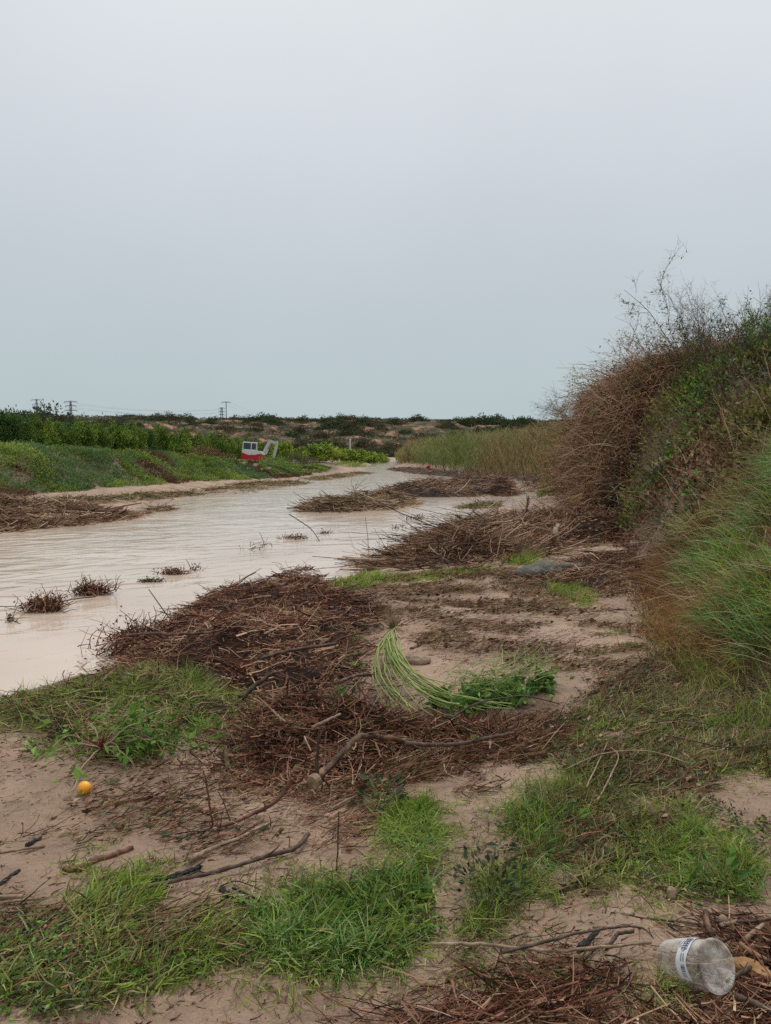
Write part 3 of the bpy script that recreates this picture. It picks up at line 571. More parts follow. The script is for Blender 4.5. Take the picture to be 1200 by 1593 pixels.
grass('thin worn grass on the sand near the bank foot', [(880,1000),(980,960),(1020,1000),(1010,1100),(920,1110)], 1100, [('grassdry', .8), ('grass', .2)], ln=(.04, .1), seed=113, lo=.52, hi=.62, tuft=12)

grass('sparse muddy blades of grass straggling over the near sand', [(-150,1593),(-60,1340),(100,1290),(330,1300),(420,1340),(600,1230),(760,1230),(860,1120),(1290,1040),(1400,1593)], 6500, [('grassdry', .6), ('grass', .3), ('grassblue', .1)], ln=(.03, .11), wd=(.002, .0045), seed=120, lo=.44, hi=.62, tuft=5, ts=.05, spread=.9, up=.25, nsc=.5)
grass('flattened muddy grass around the green tongue in the foreground', [(330,1400),(420,1340),(580,1340),(600,1230),(700,1220),(720,1340),(760,1430),(760,1520),(600,1540),(420,1560),(300,1540),(290,1450)], 3600, [('grassdry', .55), ('grass', .45)], ln=(.04, .12), seed=121, lo=.40, hi=.56, tuft=8, ts=.05, spread=.7, up=.25, lean=(.3, -.5))

def small_weeds(label, px, n, mats, ln=(.012, .03), seed=1, tuft=12, ts=.03, lo=.45, hi=.58):
    P = poly(px); acc = Acc()
    for i, (k, sh) in enumerate(mats):
        c = inpoly(P, max(1, int(n*sh/tuft)), lambda x, y: ss(lo, hi, fbm(x, y, .3, 4, seed))); q = np.repeat(c, tuft, 0) + rng.normal(0, ts, (len(c)*tuft, 2)); m = len(q)
        leaves(acc, np.c_[q, terrain(q[:, 0], q[:, 1])+rng.random(m)*.035], np.c_[rng.normal(0, 1, (m, 2)), rng.normal(.2, .35, m)], rng.uniform(*ln, m), rng.uniform(*ln, m)*.55, i)
    obj('weeds', acc, [M[k] for k, _ in mats], label=label, kind='stuff')
small_weeds('small broad leaved weeds low among the right foreground grass', [(740,1240),(860,1120),(1050,1050),(1290,1080),(1290,1330),(1180,1400),(960,1400),(800,1440)], 6500, [('leafgreen', .4), ('leafdark', .4), ('leafbrown', .2)], seed=131)
small_weeds('small muddy weeds through the lower left grass', [(-60,1420),(100,1340),(300,1380),(420,1400),(640,1350),(700,1450),(560,1520),(200,1560),(-60,1590)], 4000, [('leafgreen', .4), ('leafdark', .4), ('leafbrown', .2)], seed=132)
small_weeds('weed leaves scattered through the big heap and the torn weeds', [(60,1100),(300,1020),(420,960),(560,960),(560,1080),(420,1180),(200,1180)], 2400, [('leafgreen', .6), ('leafdark', .4)], seed=133, ln=(.02, .045))

litter_patch('dark twigs and weed scraps on the sand between the orange and the root heap', [(100,1250),(170,1200),(260,1190),(340,1180),(400,1230),(460,1240),(430,1320),(300,1340),(180,1300)], 500, seed=31, lo=.44, hi=.58, az=.6, ln=(.03, .16), keys=(('twig', .5), ('grassdry', .25), ('leafdark', .15), ('leafbrown', .1)))
litter_patch('twigs and bark scraps on the sand under the sawn branch', [(440,1230),(560,1210),(700,1190),(760,1200),(720,1260),(600,1260),(540,1330),(420,1330)], 800, seed=32, lo=.42, hi=.58, az=.5, ln=(.03, .15), keys=(('twig', .6), ('grassdry', .2), ('leafbrown', .2)))
# ------------------------------------------------------------------ the right bank: growth by (distance along, distance in)
def bank_pts(n, y0, y1, b0, b1, dens=None):
    out_ = np.zeros((0, 2)); t = 0
    while len(out_) < n and t < 40:
        y = rng.uniform(y0, y1, n*2); b = rng.uniform(b0, b1, n*2); x = bank_x(y)+b; q = np.c_[x, y]
        if dens is not None: q = q[rng.random(len(q)) < dens(q[:, 0], q[:, 1])]
        out_ = np.concatenate([out_, q]); t += 1
    return out_[:n]
def bank_normal(q, h=.35):
    gx = (terrain(q[:, 0]+h, q[:, 1])-terrain(q[:, 0]-h, q[:, 1]))/(2*h); gy = (terrain(q[:, 0], q[:, 1]+h)-terrain(q[:, 0], q[:, 1]-h))/(2*h)
    return unit(np.c_[-gx, -gy, np.ones(len(q))])
def growth(acc, mi, n, zone, ln, wd, how='blade', tuft=1, ts=.1, up=.5, out=1.0, spread=.5, wig=.12, grav=.12, S=5, dens=None, lift=.0, bias=(0, 0, 0)):
    c = bank_pts(max(1, n//tuft), *zone, dens); q = np.repeat(c, tuft, 0)
    if tuft > 1: q = q + rng.normal(0, ts, q.shape)
    k = len(q); nn = bank_normal(q)
    D = nn*out + np.array([0, 0, up]) + rng.normal(0, spread, (k, 3)) + np.array(bias)
    if tuft > 1: D = D + np.repeat(rng.normal(0, spread*.7, (len(c), 3)), tuft, 0)
    L = rng.uniform(*ln, k); p = np.c_[q, terrain(q[:, 0], q[:, 1])] + nn*(lift*rng.random((k, 1))) - nn*.03
    if how == 'blade': ribbons(acc, walk(p, D, L, S, wig, grav), rng.uniform(*wd, k), mi)
    elif how == 'twig': tubes(acc, walk(p, D, L, S, wig, grav), rng.uniform(*wd, k), 3, mi, .35)
    else: leaves(acc, p + unit(D)*rng.random((k, 1))*.1, D, L, L*.5, mi)
ns = lambda s, lo, hi, sc=1.2: (lambda x, y: ss(lo, hi, fbm(x, y, sc, 3, s)))
# long grass at the near end of the bank
acc = Acc()
growth(acc, 0, 8500, (4.6, 10.5, .35, 4.0), (.2, .5), (.007, .013), tuft=24, ts=.06, up=.4, grav=.24, spread=.38, dens=ns(201, .42, .52, .8))
growth(acc, 1, 7500, (4.4, 9.5, .3, 4.0), (.2, .55), (.007, .013), tuft=24, ts=.06, up=.4, grav=.24, spread=.38, dens=ns(202, .46, .55, .8))
obj('tall_grass', acc, [M['grass'], M['grassblue']], label='long green grass arching down the near end of the right bank', kind='stuff')
acc = Acc()
growth(acc, 0, 3800, (5.2, 10.5, 0, 2.0), (.15, .5), (.004, .008), tuft=20, ts=.07, up=.1, grav=.28, spread=.38, dens=ns(203, .48, .56, .7), bias=(-.25, -.2, 0))
growth(acc, 0, 3800, (5.4, 9.8, -.15, .6), (.15, .38), (.004, .008), tuft=20, ts=.07, up=-.1, grav=.28, spread=.4, dens=ns(204, .4, .5, .5))
growth(acc, 1, 900, (4.6, 10, .2, 2.5), (.4, 1.0), (.0015, .003), 'twig', up=.1, grav=.12, spread=.5, bias=(-.6, 0, 0))
obj('dry_grass', acc, [M['grasstan'], M['straw']], label='rusty dry grass and stalks hanging over the foot of the right bank', kind='stuff')
# base litter and low growth
acc = Acc()
growth(acc, 0, 9000, (3.2, 8, -.2, 3.2), (.06, .25), (.003, .006), tuft=18, ts=.06, up=.3, grav=.12, spread=.6)
growth(acc, 1, 9000, (3.2, 13, -.4, 2.5), (.05, .3), (.001, .0035), 'twig', up=-.2, out=.3, spread=.8, wig=.2, lift=.05)
growth(acc, 2, 3600, (3.2, 8, -.3, 3), (.02, .05), (.01, .02), 'leaf', out=.4, spread=.8, lift=.05)
growth(acc, 3, 2400, (3.5, 8, -.2, 3.), (.06, .2), (.003, .006), tuft=18, ts=.05, up=.6, grav=.1, spread=.5, dens=ns(209, .5, .6, .5))
growth(acc, 0, 4500, (3.6, 6.2, -.3, 2.2), (.1, .28), (.003, .006), tuft=26, ts=.05, up=.5, grav=.2, spread=.45, dens=ns(231, .42, .54, .4))
growth(acc, 3, 5000, (3.4, 6.2, -.2, 2.4), (.1, .3), (.003, .0065), tuft=26, ts=.05, up=.6, grav=.2, spread=.45, dens=ns(232, .45, .56, .4))
growth(acc, 4, 9000, (8.8, 15.5, -.3, 1.6), (.03, .08), (.01, .02), 'leaf', tuft=20, ts=.1, out=.2, spread=.9, lift=.03, dens=ns(221, .42, .55, .6))
growth(acc, 1, 5000, (8.8, 15.5, -.3, 1.8), (.1, .5), (.0025, .006), 'twig', up=-.5, out=.2, spread=.8, wig=.2, lift=.04, dens=ns(222, .4, .52, .7))
growth(acc, 0, 6000, (8.8, 15.5, .2, 2.2), (.1, .3), (.005, .009), tuft=24, ts=.08, up=.2, grav=.25, spread=.6, dens=ns(223, .46, .56, .7))
obj('bank_litter', acc, [M['grassdry'], M['twig'], M['leafdark'], M['grass'], M['leafbrown']], label='low matted growth and dead stems on the near bank slope', kind='stuff')
M['leafolive'] = plant_mat('olive scrub foliage near', [(.07,.07,.02),(.13,.13,.035),(.20,.19,.055),(.28,.25,.09)], .6, .3, .3, patch_scale=1.0)
# mixed olive brown growth over the upper bank
acc = Acc()
Z1 = (9.5, 34, .9, 6.5)
growth(acc, 0, 7000, Z1, (.1, .38), (.006, .014), tuft=24, ts=.1, up=.4, grav=.24, spread=.7, dens=ns(211, .50, .58, 1.1))
growth(acc, 1, 11000, (9.5, 34, 1.0, 6.5), (.1, .36), (.006, .014), tuft=24, ts=.1, up=.4, grav=.24, spread=.7, dens=ns(212, .46, .56, 1.1))
growth(acc, 2, 45000, (9.5, 34, .3, 6), (.05, .12), (.01, .02), 'leaf', tuft=70, ts=.16, spread=.9, lift=.5, dens=ns(213, .44, .56, 1.2))
growth(acc, 5, 80000, (9.5, 34, .4, 6.5), (.05, .12), (.01, .02), 'leaf', tuft=70, ts=.16, spread=.9, lift=.5, dens=ns(215, .44, .56, 1.2))
growth(acc, 6, 36000, (9.5, 34, .2, 6.5), (.05, .11), (.01, .02), 'leaf', tuft=50, ts=.18, spread=.9, lift=.3, dens=ns(216, .46, .56, 1.1))
growth(acc, 3, 2600, (9.5, 34, .3, 6), (.3, 1.1), (.004, .008), 'twig', up=.2, grav=.12, spread=.7, wig=.2, lift=.15)
growth(acc, 4, 20000, (9.5, 34, .6, 5), (.05, .10), (.01, .02), 'leaf', tuft=60, ts=.25, spread=.9, lift=.5, dens=ns(214, .5, .6, 1.6))
obj('scrub', acc, [M['grasstan'], M['grassdry'], M['leafdark'], M['cane'], M['leafgreen'], M['leafolive'], M['leafbrown']], label='olive and brown scrub covering the upper part of the right bank', kind='stuff')
# dry bramble covering the nose of the bank
def bramble():
    acc = Acc()
    N = 9000
    q = bank_pts(N, 17.0, 33, -.45, 4.2); b = q[:, 0]-bank_x(q[:, 1])
    g0 = np.maximum(terrain(q[:, 0], q[:, 1]), -.3); zt = 3.3*ss(-.8, .5, b + (fbm(q[:, 1], b, .8, 3, 5)-.5)*1.1)*(.8+.4*fbm(q[:, 0], q[:, 1], 1.3, 3, 15))*np.interp(q[:, 1], [17, 20, 30, 33], [.75, 1, 1, .7])
    z = np.maximum(g0, g0 + (zt-g0)*rng.random(N)**.7) + rng.uniform(0, .5, N)
    a = rng.uniform(0, 2*math.pi, N); D = np.c_[np.cos(a)*.8-.35, np.sin(a)*.6-.25, rng.normal(.25, .5, N)]
    tubes(acc, walk(np.c_[q, z], D, rng.uniform(.5, 1.5, N), 6, .14, .12), rng.uniform(.004, .009, N), 3, 0, .4)
    n = 30000; k = rng.integers(0, N, n); p = np.c_[q, z][k] + rng.normal(0, .3, (n, 3))
    leaves(acc, p, rng.normal(0, 1, (n, 3)), rng.uniform(.04, .10, n), rng.uniform(.02, .045, n), 1)
    # green clumps woven in
    for cx, cy, cz, rr, nn_, mi in [(955,735,26,.7,700,2),(960,790,21,.55,500,2),(1000,690,19,.6,700,2),(940,690,24,.6,500,2),(1080,600,17,.6,1100,2),(1060,640,17,.5,600,2),(980,760,19,.5,600,2),(900,590,27,.5,300,2),(1110,640,15,.6,700,2),(870,760,31,.5,200,2)]:
        c = AT(cx, cy, cz); p = c + unit(rng.normal(0, 1, (nn_, 3)))*rr*rng.random((nn_, 1))**.5
        leaves(acc, p, rng.normal(0, 1, (nn_, 3)), rng.uniform(.035, .08, nn_), rng.uniform(.02, .045, nn_), mi)
    obj('bramble_thicket', acc, [M['cane'], M['leafbrown'], M['leafgreen']], label='dense reddish thicket of dry bramble canes draped over the nose of the bank', kind='stuff')
bramble()
# bare and half-leafed shrubs on the crest
def shrub(label, base, H, n0, W, leafm, nleaf, bare=.5, mat='cane', lean=(0,0), r0=.016, group=None, branch=(4,3), bushy=.45):
    acc = Acc(); base = np.array(base)
    p0 = base + np.c_[rng.normal(0, W*.18, (n0, 2)), np.zeros(n0)]
    D = np.c_[rng.normal(0, bushy, (n0, 2)) + np.array(lean), np.ones(n0)]
    P = walk(p0, D, H*rng.uniform(.65, 1.05, n0), 9, .12, .02); acc0 = Acc()
    tubes(acc, P, rng.uniform(.6, 1, n0)*r0, 4, 0, .3); cur = P; rr = r0*.5; L = H*.42
    tips = []
    for lev in range(2):
        k = branch[lev]; pid = np.repeat(np.arange(len(cur)), k); n = len(pid); si = rng.integers(2 if lev == 0 else 1, cur.shape[1]-1, n)
        p = cur[pid, si]; t = cur[pid, si+1]-p
        D = unit(t) + rng.normal(0, .6, (n, 3)) + np.array([0, 0, .15]); cur = walk(p, D, L*rng.uniform(.4, 1, n), 6, .16, .03)
        tubes(acc, cur, rng.uniform(.5, 1, n)*rr, 3, 0, .35); rr *= .5; L *= .5; tips.append(cur)
    n = len(cur)*3; pid = rng.integers(0, len(cur), n); p = cur[pid, rng.integers(1, 6, n)]
    tubes(acc, walk(p, rng.normal(0, .7, (n, 3))+np.array([0, 0, .4]), rng.uniform(.08, .25, n)*H/1.8, 3, .2), np.full(n, .0022), 3, 0, .5)
    o = obj('shrub', acc, [M[mat]], label=label, cat='shrub', group=group, loc=tuple(base))
    if nleaf:
        a2 = Acc(); pid = rng.integers(0, len(cur), nleaf); ok = cur[pid, 3][:, 2] < base[2] + H*(1-bare) + rng.normal(0, .25, nleaf)*H*.5; pid = pid[ok]; m = len(pid)
        p = cur[pid, rng.integers(0, 6, m)] + rng.normal(0, .03, (m, 3)) - base
        leaves(a2, p, rng.normal(0, 1, (m, 3)), rng.uniform(.035, .075, m), rng.uniform(.018, .035, m), 0)
        obj('foliage', a2, [M[leafm]], parent=o)
    return o
def onbank(px, Y, dz=-.1):
    x = (px-CX)/F*(Y*math.cos(PITCH)+0.0)*1.0; x = AT(px, 560, Y)[0]; return (x, Y, TZ(x, Y)+dz)
M['barkgrey'] = plant_mat('grey brown twig bark', [(.06,.045,.035),(.11,.085,.065),(.17,.13,.10),(.24,.19,.15)], .8, 0, .2)
shrub('bare brushy shrub with upright twigs on the crest, leafy dark green at its foot', onbank(1120, 16.5), 2.1, 26, 1.3, 'leafolive', 3600, bare=.55, mat='barkgrey', bushy=.28, r0=.011, branch=(4,4))
shrub('small dark leaved bush on the crest at the right edge', onbank(1180, 15.5), 1.75, 14, 1.0, 'leafdark', 2200, bare=.25, mat='barkgrey', bushy=.4, r0=.012)
shrub('green leafed shrub half out of the picture at the right crest', onbank(1225, 15), 1.7, 14, 1.0, 'leafgreen', 2600, bare=.1, mat='barkgrey', bushy=.4, r0=.012)
shrub('tall wispy leaning shrub with few leaves rising above the thicket', onbank(1070, 18), 2.6, 5, .6, 'leafolive', 450, bare=.05, mat='barkgrey', lean=(-.45, 0), bushy=.22, r0=.013, branch=(5,3))
shrub('thin arching shrub with pale twigs left of the wispy one', onbank(1010, 20), 2.1, 7, .8, 'leafolive', 450, bare=.1, mat='cane', lean=(-.3, 0), bushy=.4, r0=.012, branch=(5,3))
shrub('sparse twiggy shrub on the nose of the bank leaning over the water', onbank(925, 25, -.3), 2.0, 9, .8, 'leafgreen', 500, bare=.2, mat='cane', lean=(-.75, 0), bushy=.4, r0=.013, branch=(5,3))
shrub('leafless spray of twigs reaching left from the tip of the bank', (6.7, 28, 2.5), 1.9, 8, .5, 'leafdark', 150, bare=.2, mat='barkgrey', lean=(-1.3, 0), bushy=.35, r0=.012, branch=(5,3))
shrub('dark tangled shrub behind the bare one on the crest', onbank(1085, 17.5, -.2), 1.2, 20, 1.1, 'leafdark', 2000, bare=.2, mat='twig', bushy=.7, r0=.012)
shrub('brown twiggy bush standing in the shallows at the foot of the bank', GT(825, 760)+np.array([.2, 0, 0]), 1.0, 14, 1.2, 'leafdark', 500, bare=.1, mat='twig', bushy=.8, r0=.01)

# ------------------------------------------------------------------ giant reeds beyond
def reeds():
    acc = Acc()
    P = [(1.6,118),(2.2,100),(3.5,84),(5.5,70),(8.5,60),(12,52),(16,46),(26,44),(34,60),(34,100),(20,128),(6,132)]
    N = 8500; q = inpoly(P, N); N = len(q)
    sdv = -sdpoly(q[:, 0], q[:, 1], P); H = np.interp(q[:, 0]/q[:, 1]*1226+600, [600, 640, 700, 800, 880, 1000], [2.3, 2.9, 3.3, 3.5, 3.9, 4.6])*rng.uniform(.65, 1.0, N)*np.interp(sdv, [0, 2.5], [.65, 1])
    D = np.c_[rng.normal(-.05, .14, (N, 2)), np.ones(N)]; z0 = terrain(q[:, 0], q[:, 1])
    st = walk(np.c_[q, z0], D, H, 6, .05, .01)
    pat = fbm(q[:, 0], q[:, 1], 6, 3, 301)
    grp = np.where(pat > .58, 1, np.where(pat < .42, 2, 0))
    for g_ in range(3):
        s_ = st[grp == g_]
        if not len(s_): continue
        ribbons(acc, s_, np.full(len(s_), .035), g_, belly=.1, tip=.5)
        k = 12; pid = np.repeat(np.arange(len(s_)), k); n = len(pid); p = s_[pid, rng.integers(1, 7, n)]
        a = rng.uniform(0, 2*math.pi, n)
        ribbons(acc, walk(p, np.c_[np.cos(a)*.5, np.sin(a)*.5, np.full(n, .85)], rng.uniform(.4, 1.0, n), 3, .12, .15), rng.uniform(.03, .06, n), g_)
    M['reedtan'] = plant_mat('tan reed leaf', [(.14,.10,.05),(.23,.17,.08),(.32,.24,.12),(.42,.33,.18)], .7, .25, .2, patch_scale=.2)
    M['reedgreen'] = plant_mat('green reed leaf', [(.11,.13,.045),(.17,.20,.065),(.24,.27,.09),(.30,.32,.14)], .6, .3, .2, patch_scale=.2)
    M['reedolive'] = plant_mat('olive reed leaf', [(.11,.10,.04),(.18,.155,.06),(.26,.21,.09),(.34,.28,.14)], .6, .3, .2, patch_scale=.2)
    obj('giant_reeds', acc, [M['reedtan'], M['reedgreen'], M['reedolive']], label='tall tan and green reeds lining the far right bank', kind='stuff')
reeds()
# scrub where the reeds meet the bank
acc = Acc()
P = [(5.5,66),(9,56),(12.5,48),(9.5,40),(8.2,36),(7.5,33),(12,33),(20,44),(14,56),(8,68)]
q = inpoly(P, 700); z = terrain(q[:, 0], q[:, 1])
for i, mk in enumerate(['leafbrown', 'grassdry', 'leafdark', 'cane']):
    sel = q[i::4]; zz = z[i::4]; k = 40; c = np.repeat(np.c_[sel, zz], k, 0); n = len(c); dd = rng.normal(0, 1, (n, 3)); dd[:, 2] = np.abs(dd[:, 2])
    p = c + unit(dd)*rng.uniform(.1, .8, (n, 1))*np.array([1, 1, 1.1])
    if mk == 'cane': tubes(acc, walk(p, dd, rng.uniform(.4, 1.0, n), 3, .2), np.full(n, .012), 3, i)
    elif mk == 'grassdry': ribbons(acc, walk(p, dd, rng.uniform(.4, 1.1, n), 3, .15, .1), np.full(n, .03), i)
    else: leaves(acc, p, dd, rng.uniform(.08, .16, n), rng.uniform(.05, .09, n), i)
obj('undergrowth', acc, [M['leafbrown'], M['grassdry'], M['leafdark'], M['cane']], label='brown undergrowth between the reed bed and the nose of the bank', kind='stuff')
# ------------------------------------------------------------------ left embankment weeds
M['weed'] = plant_mat('broad weed leaf', [(.06,.10,.02),(.12,.19,.035),(.19,.28,.05),(.28,.37,.08),(.40,.46,.14)], .6, .35, .2, patch_scale=.35)
M['weedblue'] = plant_mat('bluish weed leaf', [(.07,.12,.045),(.13,.21,.075),(.21,.30,.12)], .6, .35, .2, patch_scale=.5)
M['flower'] = plant_mat('small yellow flower', [(.55,.50,.10),(.65,.60,.2)], .6, .2, .2)
M['weedbrown'] = plant_mat('brown dry weed', [(.08,.055,.025),(.14,.09,.045),(.20,.13,.07)], .7, .2, .2)
def embankment_weeds():
    acc = Acc(); E = [(-30,19.5),(-24,22),(-13.4,27.5),(-11.7,36),(-9.2,45),(-6.2,56),(-5,66),(-5.2,76),(-9.5,80),(-12,70),(-14,60),(-16.5,50),(-21,42),(-27,34),(-34,27)]
    c = inpoly(E, 6500); z = terrain(c[:, 0], c[:, 1])
    pat = fbm(c[:, 0], c[:, 1], 2.6, 3, 401); br = fbm(c[:, 0], c[:, 1], 3.1, 3, 402)
    m = np.where(br > .68, 3, np.where(pat > .56, 1, 0))
    e = -sdpoly(c[:, 0], c[:, 1], TOE)
    for mi in (0, 1, 3):
        s_ = m == mi; cc = np.c_[c, z][s_]; k = 95; n = len(cc)*k; rr = np.repeat(rng.uniform(.2, .5, len(cc))*np.interp(cc[:, 1], [44, 56], [1, .38]), k)
        dd = unit(rng.normal(0, 1, (n, 3))); dd[:, 2] = np.abs(dd[:, 2])
        p = np.repeat(cc, k, 0) + dd*rr[:, None]*rng.uniform(.55, 1.05, (n, 1))*np.array([1, 1, .85]); p[:, 2] -= .05
        leaves(acc, p, dd+rng.normal(0, .7, (n, 3)), rng.uniform(.06, .13, n), rng.uniform(.03, .06, n), mi)
    n = 900; k = rng.integers(0, len(c), n); k = k[fbm(c[k, 0], c[k, 1], 1.8, 2, 403) > .55]; n = len(k)
    dd = unit(rng.normal(0, 1, (n, 3))); dd[:, 2] = np.abs(dd[:, 2])
    leaves(acc, np.c_[c, z][k]+dd*.45, rng.normal(0, 1, (n, 3)), np.full(n, .06), np.full(n, .06), 2)
    obj('weeds', acc, [M['weed'], M['weedblue'], M['flower'], M['weedbrown']], label='dense green weeds with yellow flowers covering the left embankment', kind='stuff')
embankment_weeds()
M['bark'] = rough_mat('brown bark', [(.05,.035,.025),(.12,.085,.06),(.2,.15,.11)], 14, .85, .7, .01, stretch=(1, 1, .2))
# ------------------------------------------------------------------ trees and bushes beyond
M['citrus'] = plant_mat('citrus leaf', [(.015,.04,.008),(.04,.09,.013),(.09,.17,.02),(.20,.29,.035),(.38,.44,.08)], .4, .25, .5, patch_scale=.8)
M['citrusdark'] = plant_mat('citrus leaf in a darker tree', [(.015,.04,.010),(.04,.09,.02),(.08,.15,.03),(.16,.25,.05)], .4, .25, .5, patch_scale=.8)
M['olive'] = plant_mat('olive scrub leaf', [(.035,.052,.024),(.06,.085,.038),(.10,.13,.06)], .7, .15, .1, patch_scale=.15)
M['maquis'] = plant_mat('dull brownish scrub leaf', [(.06,.056,.032),(.10,.088,.05),(.15,.125,.078)], .7, .15, .1, patch_scale=.15)
M['pinefar'] = plant_mat('far crown greyed for haze', [(.06,.065,.045),(.09,.095,.065),(.13,.13,.09)], .7, .15, .1, patch_scale=.3)  # distance haze is put into the leaf colour, faded towards grey
def crown(nclump, nper, leaf, seed, flat=.9, jag=.25, cl=.3, mi=0, low=False):
    """unit-size crown, clumps of leaves spread through a rounded volume"""
    g = np.random.default_rng(seed); a = Acc()
    d = unit(g.normal(0, 1, (nclump, 3))); d[:, 2] = np.where(d[:, 2] < -.35, -d[:, 2], d[:, 2]) if low else np.abs(d[:, 2])*1.0-.25*(g.random(nclump) < .5)
    c = d*(g.uniform(.45, 1.0, (nclump, 1)))*(1-jag+jag*2*g.random((nclump, 1))*.7)
    c = np.repeat(c, nper, 0); n = len(c); dd = unit(g.normal(0, 1, (n, 3)))
    p = c*np.array([1, 1, flat]) + dd*cl*g.random((n, 1))**.6
    leaves(a, p, dd+g.normal(0, .5, (n, 3))+np.array([0, 0, -.2]), g.uniform(.7, 1.3, n)*leaf, g.uniform(.7, 1.3, n)*leaf*.5, mi)
    return a
def trunk(H, r, seed):
    g = np.random.default_rng(seed); a = Acc()
    tubes(a, walk(np.array([[0, 0, 0.]]), np.array([[0, 0, 1.]]), [H], 5, .06, 0, g), [r], 8, 0, .6)
    tubes(a, walk(np.tile([0, 0, H*.45], (6, 1)), np.c_[g.normal(0, .8, (6, 2)), np.ones(6)], np.full(6, H*.8), 4, .12, 0, g), np.full(6, r*.45), 5, 0, .4)
    return a
def tree_proto(cm, seed, nclump=46, nper=60, leaf=.11, cl=.28, flat=.85, low=False):
    cr = crown(nclump, nper, leaf, seed, flat, cl=cl, low=low).mesh('crown'); cr.materials.append(M[cm])
    tr = trunk(.9, .07, seed+5).mesh('trunk'); tr.materials.append(M['bark']); return cr, tr
def put_tree(name, proto, x, y, z, H, W, label, cat, group, seed):
    """base at the soil; crown fills the upper 85 per cent"""
    o = empty(name, (x, y, z), label, cat, group, rz=(seed*2.39996) % 6.283)
    c = bpy.data.objects.new('crown', proto[0]); COL.objects.link(c); c.parent = o; c.scale = (W/2, W/2*(.9+.2*((seed*7) % 10)/10), H*(.72 if cat == 'citrus tree' else .52)); c.location = (0, 0, H*(.33 if cat == 'citrus tree' else .5))
    t = bpy.data.objects.new('trunk', proto[1]); COL.objects.link(t); t.parent = o; t.scale = (1, 1, H*.5/.9)
    return o
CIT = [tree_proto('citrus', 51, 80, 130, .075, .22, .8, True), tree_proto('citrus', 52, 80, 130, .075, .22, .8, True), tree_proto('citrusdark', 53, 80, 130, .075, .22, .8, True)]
M['citrusbright'] = plant_mat('bright yellow green citrus leaf', [(.03,.07,.012),(.09,.17,.02),(.20,.31,.035),(.34,.44,.06),(.50,.56,.12)], .5, .25, .3, patch_scale=.9)  # brighter, yellower leaf mix over the whole crown of the lone trees
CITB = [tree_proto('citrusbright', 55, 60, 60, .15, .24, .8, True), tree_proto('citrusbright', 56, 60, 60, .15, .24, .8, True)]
# orchard row: from the left edge to the excavator
row = [(-60,628,40),(-20,630,41),(20,634,42),(55,646,43.5),(90,650,45),(122,652,47),(152,655,49),(178,653,51),(202,656,53),(224,658,56),(247,661,59),(268,664,62),(290,667,66),(311,670,70),(330,672,74),(348,674,80),(366,676,91),(383,680,98),(402,683,104),(418,687,110)]
for i, (px, py, Y) in enumerate(row):
    p = AT(px, py, Y); z = TZ(p[0], Y); H = p[2]-z
    put_tree('citrus_tree', CIT[2 if i in (0, 1, 2, 9) else i % 2], p[0], Y, z, H*(1.0+.07*math.sin(i*2.7)), max(2.1, H*(.9+.1*math.sin(i*1.9))),
             'green citrus tree in the orchard row above the left embankment', 'citrus tree', 'citrus trees in the row behind the left embankment', i)
# rows behind, filling between
for i, (px, py, Y) in enumerate([(0,630,52),(40,638,54),(75,642,56),(108,645,58),(140,646,61),(168,650,64),(195,655,67),(222,660,71),(250,664,75),(278,667,80),(305,670,86),(335,674,92),(360,677,98),(388,681,105)]):
    p = AT(px, py+6, Y); z = TZ(p[0], Y)
    put_tree('citrus_tree', CIT[2 if i % 2 else i % 3], p[0], Y, z, p[2]-z, 3.2, 'citrus tree of the second orchard row, showing only its top', 'citrus tree', 'citrus trees in the second orchard row', i+40)
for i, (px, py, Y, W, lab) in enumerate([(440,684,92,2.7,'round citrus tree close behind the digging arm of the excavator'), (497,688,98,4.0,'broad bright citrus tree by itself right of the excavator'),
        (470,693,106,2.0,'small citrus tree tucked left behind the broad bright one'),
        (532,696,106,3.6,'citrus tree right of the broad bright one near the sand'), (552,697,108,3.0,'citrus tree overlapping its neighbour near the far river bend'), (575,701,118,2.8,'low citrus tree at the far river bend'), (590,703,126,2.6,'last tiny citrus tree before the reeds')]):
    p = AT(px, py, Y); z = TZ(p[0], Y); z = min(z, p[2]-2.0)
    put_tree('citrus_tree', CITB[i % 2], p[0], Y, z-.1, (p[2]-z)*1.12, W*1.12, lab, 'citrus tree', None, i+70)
# far pines at left
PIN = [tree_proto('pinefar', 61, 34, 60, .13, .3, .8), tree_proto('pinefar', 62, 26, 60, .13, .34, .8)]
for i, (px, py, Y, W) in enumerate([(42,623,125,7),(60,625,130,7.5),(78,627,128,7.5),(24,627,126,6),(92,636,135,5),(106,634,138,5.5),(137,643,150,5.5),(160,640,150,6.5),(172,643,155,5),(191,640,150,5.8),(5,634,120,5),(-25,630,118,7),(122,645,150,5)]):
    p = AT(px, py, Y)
    put_tree('pine_tree', PIN[i % 2], p[0], Y, .1, p[2]-.1, W, 'grey green pine crown standing behind the orchard at left', 'pine tree', 'pines behind the orchard', i)
